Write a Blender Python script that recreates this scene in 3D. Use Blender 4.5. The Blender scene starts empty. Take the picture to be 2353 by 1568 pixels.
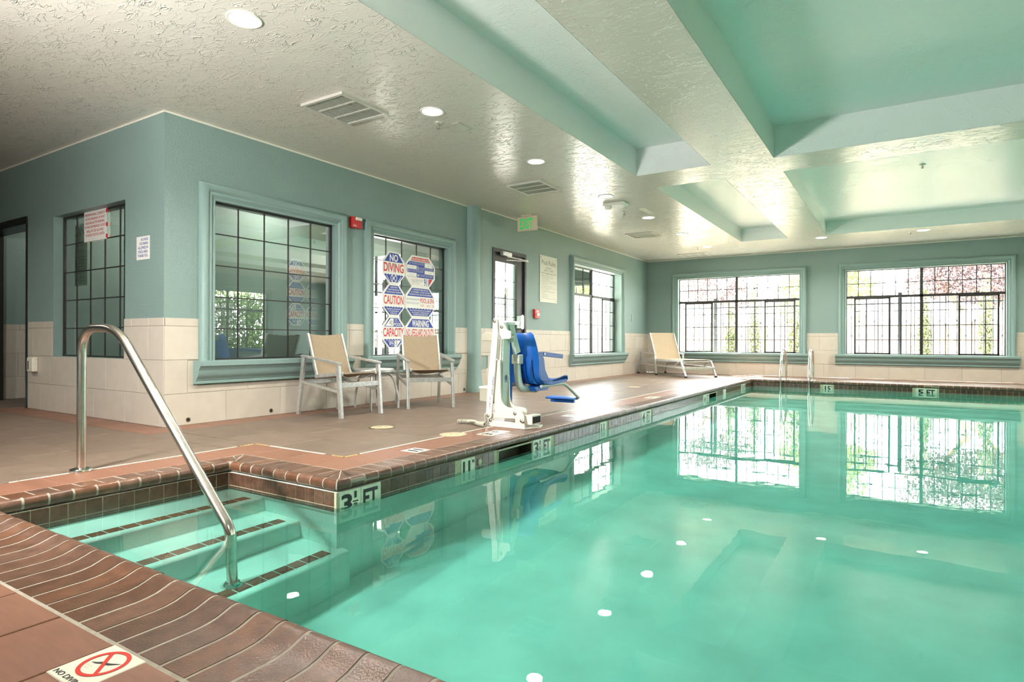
import bpy, bmesh, math, random
import numpy as np
from mathutils import Vector, Matrix
random.seed(7); np.random.seed(7)
S = bpy.context.scene
COL = S.collection
PI = math.pi
R_ = math.radians

# ------------------------------------------------------------------ camera
yaw, pitch, roll, FPX = R_(32.3356), R_(0.0234), R_(0.1798), 1404.76
CAM = Vector((5.481, -2.9151, 0.7693))
fw = Vector((-math.sin(yaw)*math.cos(pitch), math.cos(yaw)*math.cos(pitch), math.sin(pitch)))
rt = Vector((math.cos(yaw), math.sin(yaw), 0)); up = rt.cross(fw)
rr = rt*math.cos(roll)+up*math.sin(roll); uu = up*math.cos(roll)-rt*math.sin(roll)
cd = bpy.data.cameras.new('camera'); cam = bpy.data.objects.new('camera', cd); COL.objects.link(cam)
cd.sensor_width = 36; cd.lens = 36*FPX/2353; cd.clip_start = .05; cd.clip_end = 300
cam.matrix_world = Matrix(((rr.x, uu.x, -fw.x, CAM.x), (rr.y, uu.y, -fw.y, CAM.y), (rr.z, uu.z, -fw.z, CAM.z), (0, 0, 0, 1)))
S.camera = cam

# ------------------------------------------------------------------ world, sun, exposure
S.view_settings.view_transform = 'Standard'; S.view_settings.look = 'None'
S.view_settings.gamma = 1; S.view_settings.use_curve_mapping = False
S.view_settings.exposure = 1.48
SKY, SUN, CAN, PORT, FLASH = 17.0, 125.0, 15.0, True, 330.0
w = bpy.data.worlds.new('sky'); S.world = w; w.use_nodes = True
wn = w.node_tree; bg = wn.nodes['Background']
sky = wn.nodes.new('ShaderNodeTexSky'); sky.sky_type = 'HOSEK_WILKIE'
sky.sun_direction = Vector((-1, .5, .92)).normalized(); sky.turbidity = 4; sky.ground_albedo = .4
mx = wn.nodes.new('ShaderNodeMixRGB'); mx.inputs[0].default_value = .6
mx.inputs[2].default_value = (.95, .98, 1, 1)
wn.links.new(sky.outputs[0], mx.inputs[1]); wn.links.new(mx.outputs[0], bg.inputs[0])
bg.inputs[1].default_value = SKY
sl = bpy.data.lights.new('sun', 'SUN'); sl.energy = SUN; sl.angle = R_(.6); sl.color = (1, .95, .86)
so = bpy.data.objects.new('sun', sl); COL.objects.link(so)
so.rotation_euler = Vector((1, -.5, -.92)).to_track_quat('-Z', 'Y').to_euler()

# the photographer's strobe on its stand left of the camera (it casts the chair, alarm and coffer shadows of the photograph)
fl_ = bpy.data.lights.new('strobe', 'SPOT'); fl_.energy = FLASH; fl_.shadow_soft_size = .18; fl_.spot_size = R_(155); fl_.spot_blend = .9; fl_.color = (1, .98, .95); fl_.cycles.is_caustics_light = True
fo = bpy.data.objects.new('strobe', fl_); COL.objects.link(fo); fo.location = (2.3, -3.3, 1.72)
fo.rotation_euler = Vector((-.02, 1, .10)).to_track_quat('-Z', 'Y').to_euler()

cy = S.cycles
cy.use_denoising = True; cy.max_bounces = 10; cy.diffuse_bounces = 5; cy.glossy_bounces = 5
cy.transmission_bounces = 8; cy.transparent_max_bounces = 12; cy.volume_bounces = 0
cy.caustics_reflective = False; cy.caustics_refractive = True
cy.sample_clamp_indirect = 5.0; cy.blur_glossy = .5
cy.use_adaptive_sampling = True; cy.adaptive_threshold = .03

# ------------------------------------------------------------------ materials
def mat(name, col, rough=.5, metal=0., spec=.5, var=0., vs=4., bump=0., bs=60., objvar=0., coat=0., emit=None, estr=0., stretch=None, hue=0.):
    m = bpy.data.materials.new(name); m.use_nodes = True
    n = m.node_tree.nodes; L = m.node_tree.links; b = n['Principled BSDF']
    b.inputs['Base Color'].default_value = (*col, 1); b.inputs['Roughness'].default_value = rough
    b.inputs['Metallic'].default_value = metal; b.inputs['Specular IOR Level'].default_value = spec
    b.inputs['Coat Weight'].default_value = coat
    tc = n.new('ShaderNodeNewGeometry'); vec = tc.outputs['Position']
    if stretch:
        mp = n.new('ShaderNodeMapping'); mp.inputs['Scale'].default_value = stretch
        L.new(vec, mp.inputs['Vector']); vec = mp.outputs[0]
    out = None
    if var:
        t = n.new('ShaderNodeTexNoise'); t.inputs['Scale'].default_value = vs; t.inputs['Detail'].default_value = 5
        L.new(vec, t.inputs['Vector'])
        r = n.new('ShaderNodeMapRange'); r.inputs['From Min'].default_value = .3; r.inputs['From Max'].default_value = .7
        r.inputs['To Min'].default_value = 1-var; r.inputs['To Max'].default_value = 1+var
        L.new(t.outputs[0], r.inputs['Value'])
        h = n.new('ShaderNodeHueSaturation'); h.inputs['Color'].default_value = (*col, 1)
        L.new(r.outputs[0], h.inputs['Value']); out = h.outputs[0]
    if objvar:
        oi = n.new('ShaderNodeObjectInfo')
        r = n.new('ShaderNodeMapRange'); r.inputs['To Min'].default_value = 1-objvar; r.inputs['To Max'].default_value = 1+objvar
        L.new(oi.outputs['Random'], r.inputs['Value'])
        h = n.new('ShaderNodeHueSaturation'); h.inputs['Color'].default_value = (*col, 1)
        if out: L.new(out, h.inputs['Color'])
        L.new(r.outputs[0], h.inputs['Value'])
        if hue:
            ml = n.new('ShaderNodeMath'); ml.operation = 'MULTIPLY'; ml.inputs[1].default_value = 7.31
            fr = n.new('ShaderNodeMath'); fr.operation = 'FRACT'
            L.new(oi.outputs['Random'], ml.inputs[0]); L.new(ml.outputs[0], fr.inputs[0])
            r2 = n.new('ShaderNodeMapRange'); r2.inputs['To Min'].default_value = 1-hue; r2.inputs['To Max'].default_value = 1+hue*.4
            L.new(fr.outputs[0], r2.inputs['Value']); L.new(r2.outputs[0], h.inputs['Saturation'])
        out = h.outputs[0]
    if out: L.new(out, b.inputs['Base Color'])
    if bump:
        t = n.new('ShaderNodeTexNoise'); t.inputs['Scale'].default_value = bs; t.inputs['Detail'].default_value = 3
        L.new(vec, t.inputs['Vector'])
        bp = n.new('ShaderNodeBump'); bp.inputs['Strength'].default_value = bump; bp.inputs['Distance'].default_value = .01
        L.new(t.outputs[0], bp.inputs['Height']); L.new(bp.outputs[0], b.inputs['Normal'])
    if emit:
        b.inputs['Emission Color'].default_value = (*emit, 1); b.inputs['Emission Strength'].default_value = estr
    return m

def plaster_ceiling(name, col, rough, spec, strength):
    """Trowelled knock-down plaster: thin curling ridges over flat patches, under satin paint."""
    m = mat(name, col, rough, spec=spec)
    n = m.node_tree.nodes; L = m.node_tree.links; b = n['Principled BSDF']
    g = n.new('ShaderNodeNewGeometry')
    t = n.new('ShaderNodeTexNoise'); t.inputs['Scale'].default_value = 8.5; t.inputs['Detail'].default_value = 3.0; t.inputs['Distortion'].default_value = 1.0
    mp = n.new('ShaderNodeMapping'); mp.inputs['Scale'].default_value = (.8, 1.9, 1.0); mp.inputs['Rotation'].default_value = (0, 0, -.45)
    L.new(g.outputs['Position'], mp.inputs['Vector']); L.new(mp.outputs[0], t.inputs['Vector'])
    s = n.new('ShaderNodeMath'); s.operation = 'SUBTRACT'; s.inputs[1].default_value = .5
    a = n.new('ShaderNodeMath'); a.operation = 'ABSOLUTE'
    L.new(t.outputs[0], s.inputs[0]); L.new(s.outputs[0], a.inputs[0])
    r = n.new('ShaderNodeMapRange'); r.interpolation_type = 'SMOOTHSTEP'
    r.inputs['From Min'].default_value = 0; r.inputs['From Max'].default_value = .030; r.inputs['To Min'].default_value = 1; r.inputs['To Max'].default_value = 0
    L.new(a.outputs[0], r.inputs['Value'])
    k = n.new('ShaderNodeTexNoise'); k.inputs['Scale'].default_value = 6; k.inputs['Detail'].default_value = 2
    L.new(g.outputs['Position'], k.inputs['Vector'])
    kr = n.new('ShaderNodeMapRange'); kr.inputs['From Min'].default_value = .36; kr.inputs['From Max'].default_value = .60
    L.new(k.outputs[0], kr.inputs['Value'])
    mu = n.new('ShaderNodeMath'); mu.operation = 'MULTIPLY'
    L.new(r.outputs[0], mu.inputs[0]); L.new(kr.outputs[0], mu.inputs[1])
    k2 = n.new('ShaderNodeTexNoise'); k2.inputs['Scale'].default_value = 5; k2.inputs['Detail'].default_value = 4
    L.new(mp.outputs[0], k2.inputs['Vector'])
    ad = n.new('ShaderNodeMath'); ad.operation = 'MULTIPLY_ADD'; ad.inputs[1].default_value = .16
    L.new(k2.outputs[0], ad.inputs[0]); L.new(mu.outputs[0], ad.inputs[2])
    k3 = n.new('ShaderNodeTexNoise'); k3.inputs['Scale'].default_value = 34; k3.inputs['Detail'].default_value = 2
    L.new(g.outputs['Position'], k3.inputs['Vector'])
    a3 = n.new('ShaderNodeMath'); a3.operation = 'MULTIPLY_ADD'; a3.inputs[1].default_value = .10
    L.new(k3.outputs[0], a3.inputs[0]); L.new(ad.outputs[0], a3.inputs[2]); ad = a3
    bp = n.new('ShaderNodeBump'); bp.inputs['Strength'].default_value = strength; bp.inputs['Distance'].default_value = .022
    L.new(ad.outputs[0], bp.inputs['Height']); L.new(bp.outputs[0], b.inputs['Normal'])
    return m

def glass_mat(name, tint, boost):
    m = bpy.data.materials.new(name); m.use_nodes = True
    n = m.node_tree.nodes; L = m.node_tree.links; n.remove(n['Principled BSDF'])
    o = n['Material Output']; tr = n.new('ShaderNodeBsdfTransparent'); tr.inputs[0].default_value = (*tint, 1)
    gl = n.new('ShaderNodeBsdfGlossy'); gl.inputs['Roughness'].default_value = 0.0
    fr = n.new('ShaderNodeFresnel'); fr.inputs[0].default_value = 1.5
    mu = n.new('ShaderNodeMath'); mu.operation = 'MULTIPLY'; mu.inputs[1].default_value = boost; mu.use_clamp = True
    mi = n.new('ShaderNodeMixShader')
    L.new(fr.outputs[0], mu.inputs[0]); L.new(mu.outputs[0], mi.inputs[0]); L.new(tr.outputs[0], mi.inputs[1]); L.new(gl.outputs[0], mi.inputs[2])
    L.new(mi.outputs[0], o.inputs[0]); return m

def water_mat():
    m = bpy.data.materials.new('pool_water'); m.use_nodes = True
    n = m.node_tree.nodes; L = m.node_tree.links; n.remove(n['Principled BSDF']); o = n['Material Output']
    gl = n.new('ShaderNodeBsdfGlass'); gl.inputs['IOR'].default_value = 1.333; gl.inputs['Roughness'].default_value = 0
    g = n.new('ShaderNodeNewGeometry')
    t = n.new('ShaderNodeTexNoise'); t.inputs['Scale'].default_value = 2.2; t.inputs['Detail'].default_value = 3
    L.new(g.outputs['Position'], t.inputs['Vector'])
    bp = n.new('ShaderNodeBump'); bp.inputs['Strength'].default_value = .05; bp.inputs['Distance'].default_value = .02
    L.new(t.outputs[0], bp.inputs['Height']); L.new(bp.outputs[0], gl.inputs['Normal'])
    va = n.new('ShaderNodeVolumeAbsorption'); va.inputs['Color'].default_value = (.67, .976, .948, 1); va.inputs['Density'].default_value = .80
    L.new(gl.outputs[0], o.inputs['Surface']); L.new(va.outputs[0], o.inputs['Volume'])
    return m

M = {}
M['teal'] = mat('teal_wall_paint', (.215, .305, .282), .40, spec=.4, var=.05, vs=1.3, bump=.55, bs=75)
M['trim'] = mat('teal_trim_paint', (.22, .325, .302), .38, spec=.45, bump=.4, bs=90)
M['ceil'] = plaster_ceiling('taupe_plaster_ceiling', (.68, .64, .565), .24, 1.0, .62)
M['coffer'] = plaster_ceiling('aqua_coffer_plaster', (.84, .85, .835), .30, .5, .25)
M['tile'] = mat('cream_wall_tile', (.545, .49, .415), .38, spec=.4, var=.04, vs=9, objvar=.035, bump=.03, bs=40)
M['grout_dark'] = mat('brown_wall_grout', (.30, .25, .20), .8)
M['deck'] = mat('brown_deck_tile', (.165, .119, .090), .44, spec=.36, var=.10, vs=7, objvar=.07, bump=.10, bs=140)
M['deck_red'] = mat('terracotta_deck_tile', (.225, .105, .066), .40, spec=.45, var=.12, vs=9, objvar=.08, bump=.10, bs=110, stretch=(1, 6, 1))
M['deck_grout'] = mat('dark_deck_grout', (.12, .09, .065), .85)
M['line'] = mat('white_mosaic', (.66, .61, .50), .4, objvar=.05)
M['brick'] = mat('brick_coping', (.118, .054, .030), .30, spec=.55, var=.30, vs=22, objvar=.22, hue=.16, bump=.16, bs=160)
M['grout'] = mat('pale_grout', (.32, .285, .23), .85, var=.12, vs=30)
M['throat'] = mat('dark_skimmer_throat', (.05, .034, .022), .5)
M['wtile'] = mat('waterline_tile', (.088, .044, .028), .25, spec=.5, var=.35, vs=26, objvar=.28, bump=.08, bs=200)
M['wgrout'] = mat('waterline_grout', (.46, .44, .31), .8, var=.15, vs=40)
M['plaster'] = mat('pool_plaster', (.60, .74, .66), .7, var=.13, vs=2.6, bump=.05, bs=20)
M['steptile'] = mat('step_edge_tile', (.20, .065, .032), .4, objvar=.2)
M['white'] = mat('white_marker_tile', (.80, .76, .64), .3, var=.05, vs=30)
M['white2'] = mat('white_waterline_marker', (.66, .70, .56), .3, var=.14, vs=40)
M['black'] = mat('black_print', (.012, .012, .014), .5)
M['steel'] = mat('brushed_stainless', (.62, .58, .52), .22, metal=1, var=.08, vs=25, bump=.03, bs=200)
M['chrome'] = mat('polished_chrome', (.78, .77, .75), .10, metal=1)
M['alu'] = mat('brushed_aluminium_frame', (.60, .60, .58), .38, metal=.75, var=.14, vs=30, bump=.04, bs=90)
M['sling'] = mat('tan_sling_fabric', (.32, .245, .165), .8, var=.05, vs=30, bump=.25, bs=500)
M['sling2'] = mat('cream_sling_fabric', (.46, .365, .25), .8, var=.05, vs=30, bump=.25, bs=400)
M['liftwhite'] = mat('cream_powder_coat', (.80, .77, .70), .35, spec=.5)
M['lift_bounce'] = mat('white_coat_green_bounce', (.56, .66, .60), .35)  # white lift coat with green bounce light from wall and pool coloured in
M['blue'] = mat('blue_moulded_plastic', (.004, .115, .50), .38, spec=.5)
M['blueprint'] = mat('navy_print', (.02, .05, .30), .5)
M['bronze'] = mat('dark_bronze_frame', (.030, .028, .026), .35, metal=.3)
M['grey'] = mat('grey_plastic', (.45, .44, .36), .5)
M['beige'] = mat('beige_plastic', (.70, .62, .46), .45)
M['lid'] = mat('cream_skimmer_lid', (.47, .40, .26), .45, var=.08, vs=20)
M['paper'] = mat('white_sign_board', (.76, .75, .70), .45)
M['cream'] = mat('cream_sign_board', (.74, .72, .62), .5)
M['red'] = mat('red_plastic', (.52, .018, .02), .35)
M['redprint'] = mat('red_print', (.55, .02, .025), .5)
M['redring'] = mat('red_tile_print', (.62, .035, .02), .35)
M['signblue'] = mat('blue_sign_print', (.01, .04, .30), .5)
M['pinkprint'] = mat('faded_red_print', (.70, .22, .16), .5)
M['greyprint'] = mat('grey_print', (.16, .15, .12), .6)
M['faint'] = mat('faint_blue_print', (.30, .34, .45), .6)
M['exit'] = mat('green_exit_letter', (.02, .55, .12), .5, emit=(.02, .75, .12), estr=.12)
M['vent'] = mat('painted_vent_metal', (.62, .60, .54), .4, metal=.2)
M['ventdark'] = mat('vent_filter', (.20, .18, .15), .8, var=.2, vs=60)
M['dark'] = mat('dark_recess', (.02, .018, .014), .8)
M['brass'] = mat('old_brass', (.35, .26, .14), .35, metal=1)
M['bolt'] = mat('steel_bolt', (.42, .38, .32), .3, metal=1)
M['lamp'] = mat('lamp_diffuser', (.9, .9, .88), .5, emit=(1, .95, .86), estr=9)
M['lamprim'] = mat('white_lamp_rim', (.80, .78, .72), .4)
M['pane'] = glass_mat('clear_window_glass', (.93, .96, .95), 1.4)
M['pane_in'] = glass_mat('interior_window_glass', (.72, .78, .76), 3.6)
M['water'] = water_mat()
M['inner'] = mat('back_room_wall', (.26, .34, .31), .6)
M['concrete'] = mat('outdoor_concrete', (.55, .52, .48), .8, var=.08, vs=3)
M['soil'] = mat('outdoor_soil', (.35, .28, .18), .9, var=.2, vs=6)
M['block'] = mat('pink_block_wall', (.58, .46, .38), .85, objvar=.06)
M['iron'] = mat('black_iron', (.03, .03, .035), .45, metal=.4)
M['stucco'] = mat('white_stucco', (.80, .80, .80), .8)
M['bark'] = mat('tree_bark', (.28, .20, .13), .9, var=.2, vs=12)
M['leaf_p'] = mat('plum_leaf', (.075, .040, .044), .5, var=.4, vs=20)
M['leaf_g'] = mat('bright_green_leaf', (.17, .22, .055), .5, var=.4, vs=20)
M['leaf_d'] = mat('mid_green_leaf', (.17, .24, .06), .6, var=.4, vs=20)  # even mid green for the east hedge, trees and lawn
M['leaf_c'] = mat('cypress_leaf', (.085, .10, .04), .7, var=.35, vs=18)
M['rust'] = mat('rust_orange', (.40, .16, .03), .6)

# ------------------------------------------------------------------ mesh builder
ORG = {}
def V3(p): return Vector(p)
class MB:
    def __init__(s): s.v = []; s.f = []
    def add(s, vs, fs):
        k = len(s.v); s.v += [tuple(p) for p in vs]; s.f += [tuple(i+k for i in f) for f in fs]; return s
    def box(s, x0, y0, z0, x1, y1, z1, T=None):
        P = [(x0, y0, z0), (x1, y0, z0), (x1, y1, z0), (x0, y1, z0), (x0, y0, z1), (x1, y0, z1), (x1, y1, z1), (x0, y1, z1)]
        if T: P = [T(*p) for p in P]
        return s.add(P, [(0, 3, 2, 1), (4, 5, 6, 7), (0, 1, 5, 4), (1, 2, 6, 5), (2, 3, 7, 6), (3, 0, 4, 7)])
    def bar(s, p, q, wid, hei, upv=(0, 0, 1)):
        p, q, u = V3(p), V3(q), V3(upv); d = (q-p).normalized(); a = d.cross(u)
        if a.length < 1e-5: a = d.cross(Vector((1, 0, 0)))
        a.normalize(); b = a.cross(d); a *= wid/2; b *= hei/2
        return s.add([p-a-b, p+a-b, p+a+b, p-a+b, q-a-b, q+a-b, q+a+b, q-a+b],
                     [(0, 3, 2, 1), (4, 5, 6, 7), (0, 1, 5, 4), (1, 2, 6, 5), (2, 3, 7, 6), (3, 0, 4, 7)])
    def tube(s, path, r, n=10, cap=True):
        P = [V3(p) for p in path]; m = len(P); rs = r if isinstance(r, (list, tuple)) else [r]*m
        prev = None; vs = []
        for i in range(m):
            d = (P[min(i+1, m-1)]-P[max(i-1, 0)]).normalized()
            if prev is None:
                a = d.cross(Vector((0, 0, 1)));
                if a.length < 1e-3: a = d.cross(Vector((1, 0, 0)))
            else: a = prev-d*prev.dot(d)
            a.normalize(); prev = a; b = d.cross(a)
            for k in range(n):
                t = 2*PI*k/n; vs.append(P[i]+(a*math.cos(t)+b*math.sin(t))*rs[i])
        fs = [(i*n+k, i*n+(k+1) % n, (i+1)*n+(k+1) % n, (i+1)*n+k) for i in range(m-1) for k in range(n)]
        if cap: fs += [tuple(range(n))[::-1], tuple(range((m-1)*n, m*n))]
        return s.add(vs, fs)
    def lathe(s, prof, c=(0, 0, 0), n=24, T=None):
        vs = []; fs = []
        for r, z in prof:
            for k in range(n):
                t = 2*PI*k/n; p = (r*math.cos(t), r*math.sin(t), z)
                p = T(*p) if T else p
                vs.append((p[0]+c[0], p[1]+c[1], p[2]+c[2]))
        m = len(prof)
        fs = [(i*n+k, i*n+(k+1) % n, (i+1)*n+(k+1) % n, (i+1)*n+k) for i in range(m-1) for k in range(n)]
        fs += [tuple(range(n))[::-1], tuple(range((m-1)*n, m*n))]
        return s.add(vs, fs)
    def prism(s, poly, d0, d1, T):
        n = len(poly); vs = [T(a, d0, b) for a, b in poly]+[T(a, d1, b) for a, b in poly]
        return s.add(vs, [tuple(range(n))[::-1], tuple(range(n, 2*n))]+[(i, (i+1) % n, n+(i+1) % n, n+i) for i in range(n)])
    def poly(s, poly, d, T):
        return s.add([T(a, d, b) for a, b in poly], [tuple(range(len(poly)))])
    def ring(s, ca, cb, r0, r1, d, T, n=32, ry=1.):
        vs = []
        for k in range(n):
            t = 2*PI*k/n
            vs += [T(ca+r0*math.cos(t), d, cb+r0*ry*math.sin(t)), T(ca+r1*math.cos(t), d, cb+r1*ry*math.sin(t))]
        return s.add(vs, [(2*k, 2*k+1, (2*k+3) % (2*n), (2*k+2) % (2*n)) for k in range(n)])
    def text(s, body, a0, b0, wid, hei, d, T, bold=0., align='L'):
        vs, fs, (tw, th) = glyphs(body, bold)
        sx = wid/tw if wid else hei/th
        if align == 'C' : a0 = a0-tw*sx/2
        if align == 'R' : a0 = a0-tw*sx
        return s.add([T(a0+x*sx, d, b0+y*hei/th) for x, y in vs], fs)

_gl = {}
def glyphs(body, bold):
    if (body, bold) in _gl: return _gl[(body, bold)]
    c = bpy.data.curves.new('glyphs', 'FONT'); c.body = body; c.resolution_u = 2 if len(body) > 12 else 4; c.offset = bold; c.fill_mode = 'FRONT'
    o = bpy.data.objects.new('glyphs', c); COL.objects.link(o)
    me = bpy.data.meshes.new_from_object(o)
    vs = [(v.co.x, v.co.y) for v in me.vertices]; fs = [tuple(p.vertices) for p in me.polygons]
    bpy.data.objects.remove(o); bpy.data.curves.remove(c); bpy.data.meshes.remove(me)
    x0 = min(v[0] for v in vs); x1 = max(v[0] for v in vs)
    y1 = max(v[1] for v in vs); y0 = 0
    r = ([(x-x0, y) for x, y in vs], fs, (x1-x0, y1-y0)); _gl[(body, bold)] = r; return r

def mesh(name, mb, m, smooth=0, off=None):
    me = bpy.data.meshes.new(name)
    vs = mb.v if off is None else [(p[0]-off[0], p[1]-off[1], p[2]-off[2]) for p in mb.v]
    me.from_pydata(vs, [], mb.f); me.materials.append(m)
    b = bmesh.new(); b.from_mesh(me); bmesh.ops.recalc_face_normals(b, faces=b.faces); b.to_mesh(me); b.free()
    if smooth:
        me.polygons.foreach_set('use_smooth', [True]*len(me.polygons)); me.set_sharp_from_angle(angle=R_(smooth))
    me.update(); return me
def obj(name, mb, m, parent=None, smooth=0, label=None, kind=None, bevel=0):
    """mb holds world coordinates; a parent's origin is taken off."""
    me = mesh(name, mb, M[m] if isinstance(m, str) else m, smooth, ORG.get(parent.name) if parent else None)
    o = bpy.data.objects.new(name, me); COL.objects.link(o)
    if parent:
        o.parent = parent; ORG[o.name] = ORG.get(parent.name, Vector())
    else: ORG[o.name] = Vector()
    if label: o['label'] = label
    if kind: o['kind'] = kind
    if bevel:
        md = o.modifiers.new('bevel', 'BEVEL'); md.width = bevel; md.segments = 2; md.limit_method = 'ANGLE'
    return o
def inst(name, me, loc, parent, rotz=0.):
    o = bpy.data.objects.new(name, me); COL.objects.link(o); o.parent = parent
    o.location = Vector(loc)-ORG.get(parent.name, Vector()); o.rotation_euler = (0, 0, rotz); return o
def tag(o, label, cat, group=None, kind=None):
    o['label'] = label; o['category'] = cat
    if group: o['group'] = group
    if kind: o['kind'] = kind
    return o
def thing(name, label, cat, loc=(0, 0, 0), rotz=0, group=None):
    o = bpy.data.objects.new(name, None); COL.objects.link(o); o.location = loc; o.rotation_euler = (0, 0, rotz); o.empty_display_size = .1
    ORG[o.name] = Vector() if rotz or loc == (0, 0, 0) else Vector(loc)
    return tag(o, label, cat, group)
def struct(name, mb=None, m=None, smooth=0):
    if mb is None:
        o = bpy.data.objects.new(name, None); COL.objects.link(o); ORG[o.name] = Vector()
    else: o = obj(name, mb, m, None, smooth)
    o['kind'] = 'structure'; return o
def dup(root, loc, rotz, label, name=None):
    r = root.copy(); COL.objects.link(r); r.location = loc; r.rotation_euler = (0, 0, rotz); r['label'] = label
    for ch in list(root.children):
        c = ch.copy(); COL.objects.link(c); c.parent = r
        for g in ch.children:
            d = g.copy(); COL.objects.link(d); d.parent = c
    return r
def fillet(path, r, n=6):
    P = [V3(p) for p in path]; out = [P[0]]
    for i in range(1, len(P)-1):
        a = (P[i-1]-P[i]); b = (P[i+1]-P[i]); la, lb = a.length, b.length; a.normalize(); b.normalize()
        t = min(r, la*.45, lb*.45)
        p0, p1 = P[i]+a*t, P[i]+b*t
        for k in range(n+1):
            u = k/n; out.append(p0*(1-u)**2+P[i]*2*u*(1-u)+p1*u*u)
    out.append(P[-1]); return out

# wall planes: T(a along the wall, d out of the wall into the room, z)
XE, YN, YS, H = 11.76, 12.047, -5.5, 2.80
TW = lambda a, d, z: (d, a, z)
TW2 = lambda a, d, z: (.08+d, a, z)
TN = lambda a, d, z: (a, YN-d, z)
TR = lambda a, d, z: (a, -d, z)
TE = lambda a, d, z: (XE-d, a, z)
TS = lambda a, d, z: (a, YS+d, z)

def wall_mb(T, a0, a1, z0, z1, th, holes, front=0.):
    A = sorted(set([a0, a1]+[h[0] for h in holes]+[h[1] for h in holes])); Z = sorted(set([z0, z1]+[h[2] for h in holes]+[h[3] for h in holes]))
    A = [a for a in A if a0 <= a <= a1]; Z = [z for z in Z if z0 <= z <= z1]
    hole = lambda i, j: i < 0 or j < 0 or i >= len(A)-1 or j >= len(Z)-1 or any(h[0]-1e-6 <= (A[i]+A[i+1])/2 <= h[1]+1e-6 and h[2]-1e-6 <= (Z[j]+Z[j+1])/2 <= h[3]+1e-6 for h in holes)
    mb = MB(); ix = {}
    def vid(a, d, z):
        k = (round(a, 5), round(d, 5), round(z, 5))
        if k not in ix: ix[k] = len(mb.v); mb.v.append(T(a, d, z))
        return ix[k]
    f, b = front, front-th
    for i in range(len(A)-1):
        for j in range(len(Z)-1):
            if hole(i, j): continue
            x0, x1, y0, y1 = A[i], A[i+1], Z[j], Z[j+1]
            mb.f.append((vid(x0, f, y0), vid(x1, f, y0), vid(x1, f, y1), vid(x0, f, y1)))
            mb.f.append((vid(x0, b, y0), vid(x0, b, y1), vid(x1, b, y1), vid(x1, b, y0)))
            for (di, dj, p, q) in ((-1, 0, (x0, y0), (x0, y1)), (1, 0, (x1, y1), (x1, y0)), (0, -1, (x1, y0), (x0, y0)), (0, 1, (x0, y1), (x1, y1))):
                if hole(i+di, j+dj): mb.f.append((vid(p[0], f, p[1]), vid(q[0], f, q[1]), vid(q[0], b, q[1]), vid(p[0], b, p[1])))
    return mb
def rect_minus(r, holes):
    R = [r]
    for h in holes:
        N = []
        for (a0, a1, z0, z1) in R:
            b0, b1, c0, c1 = max(a0, h[0]), min(a1, h[1]), max(z0, h[2]), min(z1, h[3])
            if b0 >= b1 or c0 >= c1: N.append((a0, a1, z0, z1)); continue
            if c1 < z1: N.append((a0, a1, c1, z1))
            if z0 < c0: N.append((a0, a1, z0, c0))
            if a0 < b0: N.append((a0, b0, c0, c1))
            if b1 < a1: N.append((b1, a1, c0, c1))
        R = N
    return [q for q in R if q[1]-q[0] > .012 and q[3]-q[2] > .012]

# tile rows of the wainscot: (z0, z1, length)
ROWS = [(0.0, .285, .612), (.288, .590, .612), (.593, .895, .612), (.898, .968, .305)]
_tm = {}
def wainscot(parent, T, a0, a1, holes, offs, g=.003):
    gm = wall_mb(T, a0, a1, 0.0, .968, .002, [(h[0]-.0, h[1], h[2], h[3]) for h in holes], .004)
    obj('grout', gm, 'grout_dark', parent)
    for (z0, z1, ln), of in zip(ROWS, offs):
        k = math.floor((a0-of)/ln); a = of+k*ln
        while a < a1:
            r = (max(a+g/2, a0), min(a+ln-g/2, a1), z0, z1)
            if r[1]-r[0] > .015:
                for q in rect_minus(r, holes):
                    key = (T, round(q[1]-q[0], 3), round(q[3]-q[2], 3))
                    if key not in _tm:
                        w2, h2 = (q[1]-q[0]), (q[3]-q[2]); b = .0015
                        o0 = T(0, 0, 0); mb = MB()
                        TT = lambda a_, d_, z_: tuple(np.subtract(T(a_, d_, z_), o0))
                        P = [TT(x, d, z) for (x, d, z) in ((0, 0, 0), (w2, 0, 0), (w2, 0, h2), (0, 0, h2), (0, .0075, 0), (w2, .0075, 0), (w2, .0075, h2), (0, .0075, h2), (b, .009, b), (w2-b, .009, b), (w2-b, .009, h2-b), (b, .009, h2-b))]
                        mb.add(P, [(0, 1, 5, 4), (1, 2, 6, 5), (2, 3, 7, 6), (3, 0, 4, 7), (4, 5, 9, 8), (5, 6, 10, 9), (6, 7, 11, 10), (7, 4, 8, 11), (8, 9, 10, 11)])
                        _tm[key] = mesh('wall_tile', mb, M['tile'])
                    inst('wall_tile', _tm[key], T(q[0], 0, q[2]), parent)
            a += ln

# ------------------------------------------------------------------ room shell
W1 = (.46, 1.93, .58, 2.095); W2 = (2.525, 3.99, .58, 2.095); W3 = (7.87, 10.27, .515, 2.30)
F1 = (.865, 3.605, .515, 2.31); F2 = (4.515, 7.22, .515, 2.31); F3 = (8.15, 10.9, .515, 2.31)
RW = (-2.20, -.68, .592, 2.095)
DOOR = (5.03, 6.05, 0., 2.25)
LDOOR = (-4.22, -2.87, 0., 2.16)
E1 = (6.9, 9.7, .515, 2.31); E2 = (2.6, 5.6, .515, 2.31); E3 = (-2.6, .6, .515, 2.31)
CW = .148
def casing_rect(w): return (w[0]-CW, w[1]+CW, w[2]-.0, w[3]+CW+.02)
def sill_rect(w): return (w[0]-CW-.05, w[1]+CW+.05, w[2]-.225, w[2])
def hw(w): return (w[0], w[1], w[2], w[3])

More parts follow.
